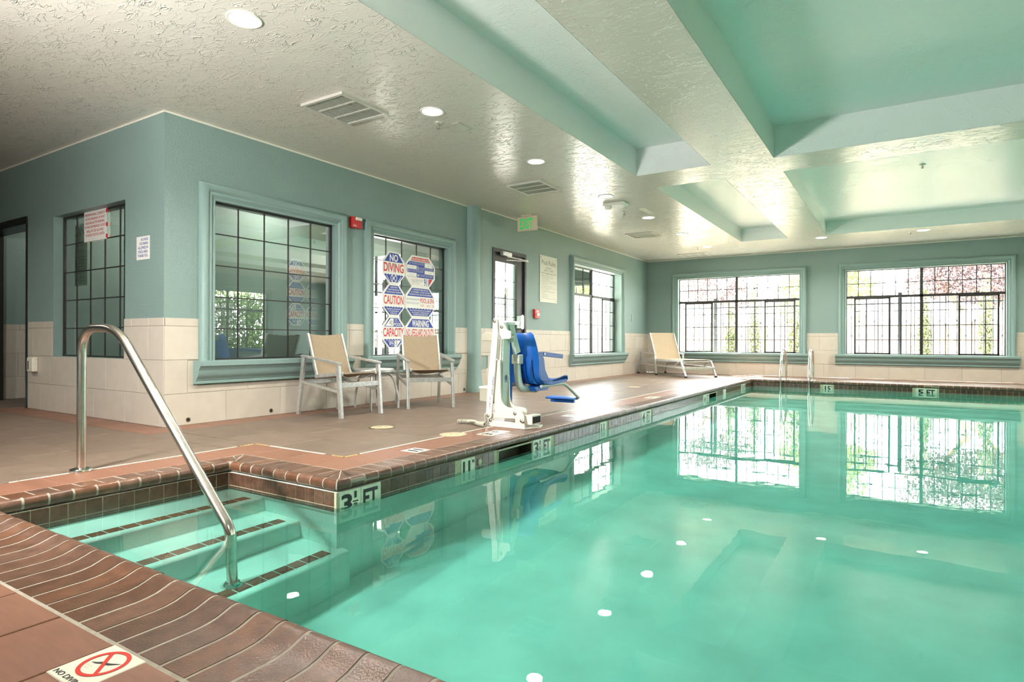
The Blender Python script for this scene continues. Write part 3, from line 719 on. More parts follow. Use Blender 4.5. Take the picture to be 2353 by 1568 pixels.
def window(name, T, w, dd, style, cols=5, rows=5, cas=CW, sill=True, glass='pane'):
    """dd: distance of the frame behind the wall face (negative d)"""
    a0, a1, z0, z1 = w; o = struct(name)
    if cas:
        obj('casing', casing_sweep(T, w, cas), 'trim', o, 45)
        obj('sill', sill_mb(T, a0-cas-.05, a1+cas+.05, z0), 'trim', o, 45)
    d = -dd; fr = MB(); g = .012; f2 = .018
    fr.box(a0, d-g, z0, a0+f2, d+g, z1, T).box(a1-f2, d-g, z0, a1, d+g, z1, T).box(a0, d-g, z0, a1, d+g, z0+f2, T).box(a0, d-g, z1-f2, a1, d+g, z1, T)
    obj('frame', fr, 'bronze', o)
    if sill: obj('sill_board', MB().box(a0-.0, d, z0-.006, a1, -.001, z0+.002, T), 'trim', o)
    def v(a, za, zb, wd=.017, dep=.012, nm='muntin', m='bronze', off=0): obj(nm, MB().box(a-wd/2, d-dep/2+off, za, a+wd/2, d+dep/2+off, zb, T), m, o)
    def hbar(z, aa, ab, wd=.017, dep=.012, nm='muntin', off=0): obj(nm, MB().box(aa, d-dep/2+off, z-wd/2, ab, d+dep/2+off, z+wd/2, T), 'bronze', o)
    def pane(aa, ab, za, zb, off=0): obj('pane', MB().poly([(aa, za), (ab, za), (ab, zb), (aa, zb)], d-.002+off, T), glass, o)
    if style == 'grid':
        for k in range(1, cols): v(a0+(a1-a0)*k/cols, z0, z1, .011, .010)
        for k in range(1, rows): hbar(z0+(z1-z0)*k/rows, a0, a1, .011, .010)
        pane(a0, a1, z0, z1)
    else:
        am = (a0+a1)/2; zt = 1.735
        hbar(zt, a0, a1, .052, .05, 'transom_bar'); v(am, z0, z1, .055, .05, 'mullion')
        n = cols
        for s, (b0, b1) in enumerate(((a0, am), (am, a1))):
            for k in range(1, n): v(b0+(b1-b0)*k/n, zt, z1)
            pane(b0, b1, zt, z1)
        hbar((zt+z1)/2+.0, a0, a1)
        # sliding sashes at both ends, fixed lights beside the mullion
        L = (a1-a0); s0, s1 = (a0+.055*L, a0+.30*L) if style == 'slide' else (a0+.01, a0+.145*L)
        q0, q1 = (a0+.725*L, a0+.965*L) if style == 'slide' else (a0+.715*L, a1-.02)
        zr = [z0+(zt-z0)*k/4 for k in range(1, 4)]
        for (x0, x1) in ((s0, s1), (q0, q1)):
            sb = MB(); t = .034; off = .022
            sb.box(x0, d-.014+off, z0+.012, x0+t, d+.014+off, zt-.02, T).box(x1-t, d-.014+off, z0+.012, x1, d+.014+off, zt-.02, T).box(x0, d-.014+off, z0+.012, x1, d+.014+off, z0+.036, T).box(x0, d-.014+off, zt-.05, x1, d+.014+off, zt-.02, T)
            obj('sash', sb, 'bronze', o)
            for z in zr: hbar(z, x0, x1, .017, .010, off=off)
            for k in (1, 2): v(x0+(x1-x0)*k/3, z0, zt, .017, .010, off=off)
            pane(x0, x1, z0, zt, off)
        m0, m1 = (s1, q0)
        for z in zr: hbar(z, m0, m1, .017, .010)
        for b0, b1 in ((m0, am), (am, m1)):
            for k in (1, 2): v(b0+(b1-b0)*k/3 if style == 'slide' else b0+(b1-b0)*k/3, z0, zt, .017, .010)
            pane(b0, b1, z0, zt)
    return o
window('window_1', TW, W1, .06, 'grid', glass='pane_in')
window('window_2', TW, W2, .06, 'grid', glass='pane_in')
window('window_3', TW2, W3, .18, 'slideB', cols=3)
window('window_4', TN, F1, .11, 'slide', cols=6)
window('window_5', TN, F2, .11, 'slide', cols=6)
window('window_6', TN, F3, .11, 'slide', cols=6)
window('window_7', TR, RW, .10, 'grid', cas=0, glass='pane_in')
for k, q in enumerate((E1, E2, E3)): window('window_%d' % (8+k), TE, q, .11, 'slide', cols=6)
# exit door with glazed leaf
d1 = struct('door_1'); a0, a1, z0, z1 = DOOR; D_ = -.06
obj('frame', MB().box(a0, -.12, 0, a0+.05, .012, z1-.06, TW2).box(a1-.05, -.12, 0, a1, .012, z1-.06, TW2).box(a0, -.12, z1-.06, a1, .012, z1, TW2), 'bronze', d1)
obj('leaf', wall_mb(TW2, a0+.05, a1-.05, .01, z1-.06, .045, [(5.15, 5.80, .28, 2.045)], -.02), 'bronze', d1)
obj('pane', MB().poly([(5.15, .28), (5.80, .28), (5.80, 2.045), (5.15, 2.045)], -.045, TW2), 'pane', d1)
obj('muntin', MB().box(5.47, -.05, .28, 5.482, -.038, 2.045, TW2), 'bronze', d1)
for k in range(1, 6): obj('muntin', MB().box(5.15, -.05, .28+.294*k, 5.80, -.038, .292+.294*k, TW2), 'bronze', d1)
pb = obj('panic_bar', MB().box(5.16, .02, 1.045, 5.80, .045, 1.10, TW2), 'alu', d1)
obj('bar_housing', MB().prism([(5.80, .985), (5.86, .965), (5.90, .985), (5.90, 1.195), (5.86, 1.215), (5.80, 1.195)], -.02, .06, TW2), 'alu', pb)
cl = obj('door_closer', MB().box(5.24, .012, 2.145, 5.50, .07, 2.205, TW2).lathe([(.028, 0), (.028, .03)], (.13, 5.27, 2.175), 12), 'alu', d1)
obj('closer_arm', MB().bar((.14, 5.36, 2.13), (.20, 5.92, 2.12), .02, .012).bar((.20, 5.92, 2.11), (.16, 5.30, 2.07), .02, .012), 'chrome', cl)
obj('door_notice', MB().box(5.49, -.043, 1.50, 5.56, -.041, 1.64, TW2), 'paper', d1)
# dark doorway on the left with its leaf open inside
d2 = struct('door_2'); a0, a1, z0, z1 = LDOOR
obj('frame', MB().box(a1-.03, -.20, 0, a1+.012, .006, z1, TR).box(a0-.02, -.20, 0, a0+.06, .012, z1, TR).box(a0, -.20, z1-.075, a1, .012, z1+.01, TR), 'bronze', d2)
obj('closer_arm', MB().bar((-4.2, .02, 2.10), (-3.78, -.02, 2.085), .03, .03), 'chrome', d2)
obj('hinge', MB().box(a1-.045, -.1, 1.05, a1-.03, .0, 1.16, TR), 'rust', d2)
# the corridor wall seen through that doorway
cw_ = struct('wall_corridor', MB().box(-4.40, .2, 0, -4.30, 3.2, H), 'teal')
TCo = lambda a, d, z: (-4.30+d, a, z)
wainscot(cw_, TCo, .2, 2.6, [], (.1, .4, .2, .11))
struct('wall_corridor_end', MB().box(-4.4, 2.6, 0, -2.9, 2.7, H), 'teal')
struct('wall_corridor_side', MB().box(-2.9, .2, 0, -2.85, 2.7, H), 'inner')
for (x, y) in ((-3.6, 1.0), (-2.4, 3.8), (-.8, 2.0), (-2.0, 1.3)):  # added fill lamps for corridor and back rooms, no fixtures there
    l = bpy.data.lights.new('can_or_fill_light', 'AREA'); l.shape = 'DISK'; l.size = .2; l.energy = CAN*(.2 if x < -3 else .9); l.color = (1, .94, .84)
    lo = bpy.data.objects.new('can_or_fill_light', l); COL.objects.link(lo); lo.location = (x, y, H-.12)
struct('floor_inner', MB().box(-6.4, .0, -.08, -.2, 4.8, -.012), 'deck')
# room behind windows 1 and 2: added backdrop panel, back walls with one bright outside window
struct('wall_inner', wall_mb(lambda a, d, z: (a, 4.60-d, z), -4.4, -.2, 0, H, .1, [(-3.2, -1.45, .25, 2.2)]), 'inner')
struct('wall_inner_back', MB().box(-4.5, 2.7, 0, -4.4, 4.6, H), 'inner')
struct('ceiling_inner', MB().box(-6.4, .2, H-.10, -.22, 4.6, H-.05), 'ceil')
struct('backdrop_panel', MB().box(-1.34, .3, 0, -1.28, 3.02, H-.1), 'inner')  # added panel: dark backdrop for reflections, carries the ghost sign copies
wi = struct('window_11')
for k in range(4): obj('mullion', MB().box(-3.2+.59*k-.015, 4.6, .25, -3.2+.59*k+.015, 4.64, 2.2), 'bronze', wi)
for k in range(1, 4): obj('muntin', MB().box(-3.2, 4.61, .25+.49*k, -1.45, 4.625, .26+.49*k), 'bronze', wi)

# ------------------------------------------------------------------ printed signs
INK = dict(b='signblue', r='redprint', w='paper', g='greyprint', f='faint', k='black', p='pinkprint')
def prints(root, T, d0, items):
    """items: (ink, kind, args) stacked a hair apart"""
    layers = {}
    for lev, ink, kind, a in items:
        mb = layers.setdefault((lev, ink), MB()); d = d0+.0006*(lev+1)
        if kind == 'poly': mb.poly(a, d, T)
        elif kind == 'text': mb.text(a[0], a[1], a[2], a[3], a[4], d, T, a[5] if len(a) > 5 else 0, a[6] if len(a) > 6 else 'L')
        elif kind == 'ring': mb.ring(*a, d, T, 28)
    for (lev, ink), mb in sorted(layers.items()):
        nm = 'printed_field' if any(l == lev and i == ink and k == 'poly' for l, i, k, _ in items) else 'lettering'
        obj(nm, mb, INK[ink], root, kind='stuff')
def octa(w_, h_, ca, ch): return [(ca, 0), (w_-ca, 0), (w_, ch), (w_, h_-ch), (w_-ca, h_), (ca, h_), (0, h_-ch), (0, ch)]
def octsign(name, T0, a, z, w_, h_, lab, items, sc=1., group=None):
    ca, ch = .125*(1 if w_ < .5 else 1), .127
    T = lambda x, d, y: T0(a+x*sc, d, z+y*sc)
    o = tag(obj(name, MB().prism(octa(w_, h_, ca, ch), 0, .004, T), 'paper'), lab, 'sign', group)
    prints(o, T, .004, items); return o
def scal(x0, x1, y, n, amp=.012):
    out = []
    for k in range(n*6+1):
        u = k/(n*6); out.append((x0+(x1-x0)*u, y+amp*abs(math.sin(u*n*PI))))
    return out
def topf(w_, h_, m=.022, y0=.285):   # upper blue trapezoid
    return [(m+.012, y0), (w_-m-.012, y0), (w_-.125-.006, h_-m), (.125+.006, h_-m)]
def botf(w_, m=.022, y1=.128, n=6):
    s = scal(m+.012, w_-m-.012, y1-.014, n); return [(.125+.008, m), (w_-.125-.008, m)]+s[::-1]
LW, RWD, HH = .418, .606, .420
def set_signs(T0, aL, aR, zs, sc, tagit, far=False):
    gl = None
    it = [(0, 'b', 'poly', topf(LW, HH)), (1, 'w', 'text', ('NO', LW/2, .297, .155, .088, .03, 'C')),
          (0, 'r', 'text', ('DIVING', LW/2, .158, .372, .112, .025, 'C')),
          (0, 'b', 'poly', botf(LW, n=7)), (1, 'w', 'ring', (LW/2, .076, .050, .060)),
          (1, 'w', 'poly', [(LW/2-.042, .038), (LW/2-.034, .030), (LW/2+.042, .114), (LW/2+.034, .122)]), (1, 'w', 'poly', [(LW/2+.034, .030), (LW/2+.042, .038), (LW/2-.034, .122), (LW/2-.042, .114)]),
          (1, 'w', 'poly', [(.07, .102), (.078, .105), (.142, .030), (.134, .028)]), (1, 'w', 'poly', [(LW-.07, .102), (LW-.078, .105), (LW-.142, .030), (LW-.134, .028)]),
          (1, 'w', 'poly', [(LW/2-.030, .072), (LW/2-.018, .082), (LW/2-.006, .078), (LW/2-.012, .064)])]
    octsign('safety_sign', T0, aL, zs[0], LW, HH, tagit('octagonal no diving sign, top left of the six on the window'), it, sc)
    tr = LW/2
    it = [(0, 'b', 'poly', topf(LW, HH))]+[(1, 'w', 'text', (t, tr, y, wd, .020, .012, 'C')) for t, y, wd in (('1. ELDERLY PERSONS,', .366, .140), ('PREGNANT WOMEN, INFANTS AND', .334, .205), ('THOSE WITH HEALTH CONDITIONS', .302, .270))]
    it += [(0, 'r', 'text', ('CAUTION', tr, .160, .366, .110, .02, 'C')), (0, 'b', 'poly', botf(LW, n=7))]
    it += [(1, 'w', 'text', (t, tr, y, wd, .018, .012, 'C')) for t, y, wd in (('REQUIRING MEDICAL CARE SHOULD CONSULT', .086, .255), ('WITH A PHYSICIAN BEFORE', .058, .190), ('ENTERING THE SPA', .032, .125))]
    octsign('safety_sign', T0, aL, zs[1], LW, HH, tagit('octagonal caution sign below the no diving sign'), it, sc)
    it = [(0, 'b', 'poly', topf(LW, HH)), (1, 'w', 'poly', [(.052, .292), (.205, .292), (.205, HH-.028), (.150, HH-.028)]), (2, 'k', 'text', ('40', .125, .305, .062, .060, -.012)), (1, 'w', 'text', ('POOL', .216, .296, .135, .040, .02)),
          (1, 'w', 'text', ('MAX. NUMBER', .216, .380, .060, .010, .01)), (1, 'w', 'text', ('OF BATHERS', .216, .364, .060, .010, .01)), (1, 'w', 'text', ('ALLOWED IN THE', .216, .346, .085, .010, .01)),
          (0, 'r', 'text', ('CAPACITY', tr, .160, .378, .110, .02, 'C')), (0, 'b', 'poly', botf(LW, n=7)), (1, 'w', 'poly', [(.222, .024), (.268, .024), (.345, .108), (.222, .108)]), (2, 'k', 'text', ('3', .238, .045, .034, .052, -.012)),
          (1, 'w', 'text', ('SPA', .212, .052, .085, .036, .02, 'R')), (1, 'w', 'text', ('MAX. NUMBER OF BATHERS', .212, .100, .145, .009, .01, 'R')), (1, 'w', 'text', ('ALLOWED IN THE', .212, .0885, .10, .009, .01, 'R')), (1, 'w', 'text', ('MAXIMUM', .212, .036, .05, .008, .01, 'R'))]
    octsign('safety_sign', T0, aL, zs[2], LW, HH, tagit('octagonal capacity sign, bottom left, partly behind the chair'), it, sc)
    w2 = RWD
    it = [(0, 'r', 'poly', [(.105, .350), (w2-.105, .350), (w2-.135, .396), (.135, .396)]), (1, 'w', 'text', ('CPR ARTIFICIAL RESPIRATION', w2/2, .360, .350, .024, .02, 'C')),
          (0, 'b', 'poly', [(.030, .140), (w2-.030, .110), (w2-.022, .150), (w2-.022, .280), (w2-.115, .340), (.085, .340), (.030, .285)][:0] or [(.030, .128), (w2-.030, .128), (w2-.022, .285), (w2-.078, .340), (.078, .340), (.022, .285)]),
          (1, 'w', 'poly', [(.028, .235), (.222, .235), (.222, .285), (.028, .285)]), (1, 'w', 'poly', [(.385, .275), (w2-.040, .275), (w2-.075, .335), (.385, .335)]),
          (1, 'w', 'poly', [(.028, .132), (.222, .132), (.222, .185), (.028, .185)]), (1, 'w', 'poly', [(.385, .185), (w2-.030, .185), (w2-.030, .232), (.385, .232)])]
    for (n_, x, y) in (('1', .082, .298), ('2', .232, .238), ('3', .030, .192), ('4', .232, .138)): it.append((2, 'w', 'text', (n_, x, y, None, .040, .02)))
    for (x, y, wd) in ((.115, .325, .255), (.115, .313, .255), (.115, .301, .255), (.262, .262, .30), (.262, .250, .30), (.262, .238, .30), (.062, .222, .30), (.062, .210, .30), (.062, .198, .30), (.262, .168, .30), (.262, .156, .30), (.262, .144, .30)):
        it.append((2, 'w', 'text', ('CHECK THE VICTIM, TILT HEAD AND GIVE BREATHS', x, y, wd, .007, .005)))
    for (x, y) in ((.09, .262), (.46, .305), (.085, .158), (.47, .208)):
        it += [(2, 'f', 'ring', (x, y, .012, .014)), (2, 'f', 'poly', [(x+.014, y-.002), (x+.075, y-.014), (x+.075, y-.011), (x+.014, y+.002)]), (2, 'f', 'ring', (x+.06, y+.004, .009, .0105))]
    it += [(0, 'p', 'poly', [(.105, .026), (.108, .026), (.052, .116), (.049, .116)]), (0, 'p', 'poly', [(.105, .026), (.365, .026), (.365, .0285), (.105, .0285)])]
    sc_ = scal(.05, .37, .106, 7, .010); it.append((0, 'p', 'poly', sc_+[(x, y+.0025) for x, y in sc_[::-1]]))
    it += [(0, 'k', 'text', ('POOL AREA STREET', .110, .084, .25, .014, .0)), (0, 'k', 'text', ('EMERGENCY CALL', .118, .062, .22, .014, .0)), (0, 'g', 'text', ('DIAL FIRST', .128, .038, .16, .012, .0)),
           (0, 'b', 'text', ('911', .375, .022, .098, .098, .02)), (0, 'r', 'poly', [(.478, .122), (.555, .122), (.478, .028)])]
    octsign('safety_sign', T0, aR, zs[0], RWD, HH, tagit('wide octagonal CPR instruction sign with 911, top right of the six'), it, sc)
    it = [(0, 'b', 'poly', topf(w2, HH))]+[(1, 'w', 'text', (t, w2/2, y, wd, .020, .012, 'C')) for t, y, wd in (('2. UNSUPERVISED USE BY CHILDREN UNDER THE AGE', .366, .325), ('OF 14 IS PROHIBITED.  3. NOT WISE TO USE UNDER', .334, .390), ('THE INFLUENCE OF ALCOHOL, NARCOTICS, DRUGS OR MEDICINES', .302, .455))]
    it += [(0, 'f', 'text', ('PLEASE USE RESTROOM AND SHOWER', .020, .232, .255, .026, .01)), (0, 'f', 'text', ('BEFORE USING POOL OR SPA', .024, .180, .250, .026, .01)), (0, 'r', 'text', ('POOL & SPA', .296, .205, .292, .062, .015)), (0, 'p', 'text', ('HOURS', .300, .152, .075, .030, .01)), (0, 'p', 'text', ('A.M. TO', .430, .152, .075, .030, .01)), (0, 'p', 'text', ('P.M.', .552, .152, .036, .030, .01)), (0, 'b', 'poly', botf(w2, n=9))]
    it += [(1, 'w', 'text', (t, w2/2, y, wd, .018, .012, 'C')) for t, y, wd in (('MAY LEAD TO SERIOUS CONSEQUENCES AND IS NOT RECOMMENDED', .086, .430), ('4. DO NOT USE ALONE.  5. LONG EXPOSURE MAY RESULT', .058, .365), ('IN HYPERTHERMIA, NAUSEA, DIZZINESS OR FAINTING', .032, .310))]
    octsign('safety_sign', T0, aR, zs[1], RWD, HH, tagit('wide octagonal pool and spa hours sign between two others'), it, sc)
    it = [(0, 'b', 'poly', topf(w2, HH)), (1, 'w', 'text', ('WARNING', w2/2, .296, .345, .090, .03, 'C')), (0, 'r', 'text', ('NO LIFEGUARD ON DUTY', w2/2, .165, .566, .100, .02, 'C')), (0, 'b', 'poly', botf(w2, n=9)),
          (1, 'w', 'text', ('CHILDREN SHOULD NOT USE POOL', w2/2, .085, .42, .018, .012, 'C')), (1, 'w', 'text', ('WITHOUT ADULT SUPERVISION', w2/2, .055, .34, .018, .012, 'C'))]
    octsign('safety_sign', T0, aR, zs[2], RWD, HH, tagit('wide octagonal warning no lifeguard sign, bottom right, partly behind chair'), it, sc)
TG = lambda a, d, z: (-.052+d, a, z)
set_signs(TG, 2.744, 3.174, (1.505, 1.087, .668), 1., lambda s: s)
TG2 = lambda a, d, z: (-1.275+d, a, z)  # reduced sign copies added to imitate a ghost reflection in the glass
set_signs(TG2, 2.255, 2.558, (1.555, 1.262, .970), .70, lambda s: 'modelled ghost reflection of '+s.split(',')[0].replace('below the no diving sign', '').replace('between two others', '').strip()+' behind the large window')

def flat_sign(name, T0, a, z, w_, h_, lab, m, items, th=.004, tilt=0):
    T = lambda x, d, y: T0(a+x, d, z+y+tilt*x)
    o = tag(obj(name, MB().prism([(0, 0), (w_, 0), (w_, h_), (0, h_)], 0, th, T), m), lab, 'sign'); prints(o, T, th, items); return o
TGR = lambda a, d, z: (a, .088-d, z)
it = [(0, 'r', 'text', (t, .235, .262-.042*k, wd, .026, .012, 'C')) for k, (t, wd) in enumerate((('PERSONS HAVING CURRENTLY', .43), ('"ACTIVE DIARRHEA OR WHO"', .42), ('HAVE HAD ACTIVE DIARRHEA', .40), ('WITHIN THE PREVIOUS 14 DAYS', .44), ('SHALL NOT BE ALLOWED', .36), ('TO ENTER THE POOL WATER', .40)))]
flat_sign('health_notice', TGR, -1.705, 1.785, .475, .315, 'white notice with red lettering taped to the left window', 'paper', it)
fb = MB(); 
for (x, z) in ((-1.225, 2.07), (-1.222, 1.93), (-1.224, 1.815)): fb.box(x-.012, .082, z-.02, x+.012, .088, z+.02)
o = bpy.data.objects['health_notice']; obj('tape_tab', fb, 'redprint', o, kind='stuff')
it = [(0, 'b', 'text', (t, .205, .172-.037*k, wd, .024, .015, 'R')) for k, (t, wd) in enumerate((('NO FOOD', .125), ('OR DRINKS', .150), ('ALLOWED IN', .178), ('POOL AREA.', .172), ('THANK YOU.', .178)))]
flat_sign('food_notice', TR, -.465, 1.505, .222, .212, 'small white notice with blue lettering on the wall beside the corner', 'paper', it)
it = [(0, 'g', 'text', ('Pool Rules', .32, .675, .52, .082, -.002, 'C')), (0, 'g', 'text', ('Pool Hours', .32, .610, .20, .030, -.002, 'C')), (0, 'g', 'text', ('8:00 AM - 11:00 PM', .32, .560, .34, .030, 0, 'C')), (0, 'g', 'text', ('Pool for registered guests only', .32, .512, .56, .030, 0, 'C'))]
rules = ['No lifeguard on duty. Swim at your own risk.', 'No diving. No running, rough or loud play.', 'Maximum occupancy 40 bathers', 'Persons under fourteen must be accompanied by an adult', 'No glass in pool area.       Shower before entering', 'No animals permitted.', 'Proper swimming attire is to be worn here.', 'Please do not bring bicycles, floats or boards into pool', 'Please return towels to bin', 'Please notify the front desk of any thing that is', 'out of order.', 'No smoking or drinking', 'No spitting in the pool', 'Thank you for your cooperation. Enjoy your stay here']
it += [(0, 'g', 'text', (t, .05, .474-.0315*k, min(.56, .0105*len(t)), .016, -.004)) for k, t in enumerate(rules)]
o = flat_sign('rules_board', lambda a, d, z: (.083+d, a, z), 6.525, 1.475, .640, .838, 'tall white pool rules board between the exit door and window', 'cream', it, .006)
sm = MB()
for (x, y) in ((.035, .80), (.605, .80), (.035, .04), (.605, .04)): sm.lathe([(.010, 0), (.010, .004), (.004, .006)], (.086, 6.525+x, 1.475+y), 8, lambda a, b, c_: (c_+.003, a, b))
obj('screw', sm, 'bolt', o, kind='stuff')
TCs = lambda a, d, z: (a, .42-d, z)
it = [(0, 'g', 'text', ('CAUTION', .44, .575, .80, .13, 0, 'C'))]+[(0, 'g', 'text', (t, .85, y, wd, .026, 0, 'R')) for t, y, wd in (('Elderly persons, pregnant women,', .50, .74), ('infants and those with health', .465, .66), ('should consult a physician', .395, .60), ('Unsupervised use by children', .325, .62), ('is prohibited', .29, .30), ('Do not use while under', .255, .5), ('the influence of narcotics', .22, .58), ('Long exposure may lead to', .185, .56), ('illness and is not', .15, .38), ('wise to stay in', .09, .34), ('high temperatures and dizziness', .055, .7))]
flat_sign('caution_board', TCs, -3.32, 1.40, .90, .72, 'cream caution board seen through the left window', 'cream', it)

# ------------------------------------------------------------------ wall fittings
t = thing('fire_strobe', 'red fire alarm strobe between the two large dark windows', 'alarm', (0, 2.21, 2.17))
obj('body', MB().box(0, 2.15, 2.105, .055, 2.295, 2.235), 'red', t, bevel=.006)
obj('strobe_lens', MB().box(.055, 2.19, 2.195, .075, 2.285, 2.23), 'white', t, bevel=.006)
obj('lettering', MB().text('FIRE', 2.160, 2.12, None, .02, 0, lambda a, d, b: (.0556, a, b)), 'paper', t, kind='stuff')
t = thing('fire_pull_station', 'red fire pull station on the wall right of the exit door', 'alarm', (.08, 6.38, 1.25))
obj('body', MB().box(.08, 6.30, 1.175, .125, 6.455, 1.33), 'red', t, bevel=.005)
obj('pull_handle', MB().box(.125, 6.345, 1.215, .140, 6.43, 1.265).box(.125, 6.345, 1.29, .128, 6.42, 1.31), 'paper', t)
t = thing('wall_dispenser', 'small white wall device on the tiles beside the dark doorway', 'dispenser', (-2.62, -.02, .48))
obj('body', MB().box(-2.70, -.065, .415, -2.55, -.009, .575), 'white', t, bevel=.012)
obj('front_window', MB().box(-2.665, -.067, .44, -2.645, -.064, .535), 'black', t)
t = thing('access_panel', 'recessed teal access panel in the tiles left of the pool lift', 'panel', (.08, 4.82, .44))
obj('box_rim', MB().box(.078, 4.735, .33, .092, 4.905, .342).box(.078, 4.735, .543, .092, 4.905, .555).box(.078, 4.735, .33, .092, 4.747, .555).box(.078, 4.893, .33, .092, 4.905, .555), 'grey', t)
obj('panel_door', MB().box(.079, 4.747, .342, .083, 4.893, .543), 'trim', t)
t = tag(obj('blank_plate', MB().box(.08, 10.93, 1.25, .088, 11.02, 1.42), 'trim', bevel=.002), 'blank painted plate on wall between the corner and window', 'plate')
for k, (y, z) in enumerate(((.215, .045), (1.085, .047), (2.62, .045), (4.40, .05))):
    o = obj('weep_hole', MB().lathe([(.012, .003), (.021, .003), (.021, .0115), (.014, .0115), (.012, .004)], (0, y, z), 14, lambda a, b, c_: (c_, a, b)), 'brass', wl, 40)
    obj('hole_depth', MB().lathe([(.0135, 0), (.0135, .0098)], (0, y, z), 12, lambda a, b, c_: (c_, a, b)), 'black', o)

# ------------------------------------------------------------------ ceiling fittings
def can(x, y, lab, r=.108):
    t = thing('recessed_light', lab, 'ceiling light', (x, y, H), 0, 'recessed ceiling lights')
    obj('trim_ring', MB().lathe([(r, 0), (r, -.004), (r-.004, -.008), (r-.018, -.006), (r-.022, .0), (r-.022, .0)], (x, y, H), 32), 'lamprim', t, 40)
    obj('diffuser', MB().lathe([(0.001, -.0035), (r-.021, -.003), (r-.021, -.001)], (x, y, H), 28), 'lamp', t)
    l = bpy.data.lights.new('can_or_fill_light', 'AREA'); l.shape = 'DISK'; l.size = .17; l.energy = CAN; l.cycles.is_caustics_light = True; l.color = (1, .94, .84); l.spread = R_(150)
    lo = bpy.data.objects.new('can_or_fill_light', l); COL.objects.link(lo); lo.location = (0, 0, -.02); lo.parent = t
can(1.981, -.561, 'large round ceiling light nearest the camera, top left')
can(1.99, 1.268, 'round ceiling light beside the nearest ceiling vent')
can(2.018, 3.052, 'round ceiling light third along the left ceiling, above vent')
can(2.017, 4.992, 'round ceiling light beside the twin emergency fixture')
can(2.016, 6.714, 'round ceiling light above the third ceiling vent')
can(2.026, 8.521, 'round ceiling light beside the far end of the narrow far coffer')
can(2.03, 10.317, 'round ceiling light nearest the far left corner')
can(4.209, 10.299, 'round ceiling light at the corner of the wide far coffer')
can(5.849, 10.376, 'round ceiling light above the far right window')
for (x, y) in ((9.74, -.56), (9.74, 1.27), (9.74, 3.05), (9.74, 5.), (9.74, 6.7), (9.74, 8.5), (7.6, 10.3), (-2.2, -2.4), (2.0, -2.5), (5.9, -3.2), (9.2, -3.)):
    l = bpy.data.lights.new('can_or_fill_light', 'AREA'); l.shape = 'DISK'; l.size = .17; l.energy = CAN; l.cycles.is_caustics_light = True; l.color = (1, .94, .84); l.spread = R_(150)
    lo = bpy.data.objects.new('can_or_fill_light', l); COL.objects.link(lo); lo.location = (x, y, H-.02)
def vent(x0, x1, y0, y1, lab, n, along):
    t = thing('ceiling_vent', lab, 'vent', ((x0+x1)/2, (y0+y1)/2, H), 0, 'ceiling return vents')
    b = .028; z = H-.022
    fr = MB().box(x0, y0, z, x1, y0+b, H).box(x0, y1-b, z, x1, y1, H).box(x0, y0+b, z, x0+b, y1-b, H).box(x1-b, y0+b, z, x1, y1-b, H)
    obj('vent_frame', fr, 'vent', t)
    obj('filter', MB().box(x0+b, y0+b, H-.010, x1-b, y1-b, H-.006), 'ventdark', t)
    for k in range(1, n):
        if along == 'x': y = y0+(y1-y0)*k/n; obj('vent_bar', MB().box(x0+b, y-.010, z+.004, x1-b, y+.010, H-.006), 'vent', t)
        else: x = x0+(x1-x0)*k/n; obj('vent_bar', MB().box(x-.010, y0+b, z+.004, x+.010, y1-b, H-.006), 'vent', t)
    lv = MB(); m = 22
    for k in range(1, m): x = x0+b+(x1-x0-2*b)*k/m; lv.box(x-.0022, y0+b, H-.016, x+.0022, y1-b, H-.008)
    obj('louvres', lv, 'vent', t, kind='stuff')
vent(1.14, 1.65, .54, 1.08, 'largest ceiling vent, nearest the camera', 3, 'x')
vent(1.16, 1.68, 3.75, 4.31, 'second ceiling vent, above the column', 3, 'x')
vent(1.115, 1.63, 7.94, 8.46, 'third ceiling vent, over the far left window', 3, 'x')
vent(1.14, 1.76, 11.13, 11.66, 'farthest ceiling vent, near the far wall', 3, 'y')
def sprinkler(x, y, z, lab):
    t = thing('sprinkler_head', lab, 'sprinkler', (x, y, z), 0, 'ceiling sprinkler heads')
    obj('escutcheon', MB().lathe([(.038, 0), (.036, -.006), (.016, -.012), (.012, -.012)], (x, y, z), 18), 'vent', t, 40)
    obj('deflector', MB().lathe([(.007, -.01), (.007, -.03), (.004, -.045), (.004, -.052), (.018, -.054), (.018, -.057)], (x, y, z), 12).bar((x-.014, y, z-.03), (x-.004, y, z-.052), .004, .004).bar((x+.014, y, z-.03), (x+.004, y, z-.052), .004, .004), 'bolt', t, 30)
sprinkler(1.858, 1.515, H, 'sprinkler head beside the second ceiling light')
sprinkler(1.849, 6.1, H, 'sprinkler head beyond the emergency fixture')
sprinkler(1.815, 10.328, H, 'sprinkler head near the farthest vent')
sprinkler(5.66, 10.466, H, 'sprinkler head above the far right window')
sprinkler(5.73, 6.5, H+.25, 'sprinkler head inside the wide far coffer')
tag(obj('ceiling_plate', MB().box(1.95, 1.60, H-.006, 2.03, 1.80, H), 'vent', bevel=.002), 'small painted plate on the ceiling near the second light', 'plate')
tag(obj('ceiling_plate', MB().box(2.12, 5.98, H-.005, 2.22, 6.42, H), 'cream', bevel=.002), 'long painted plate on the ceiling beyond the emergency fixture', 'plate')
t = thing('emergency_light', 'white twin emergency light on the ceiling beyond the exit sign', 'emergency light', (1.97, 5.466, H))
obj('housing', MB().box(1.80, 5.36, H-.045, 2.14, 5.57, H), 'lamprim', t, bevel=.015)
for x in (1.86, 2.08): obj('lamp_head', MB().lathe([(.0, 0), (.045, 0), (.052, -.02), (.040, -.045), (.0, -.05)], (x, 5.44, H-.04), 18), 'lamprim', t, 40)
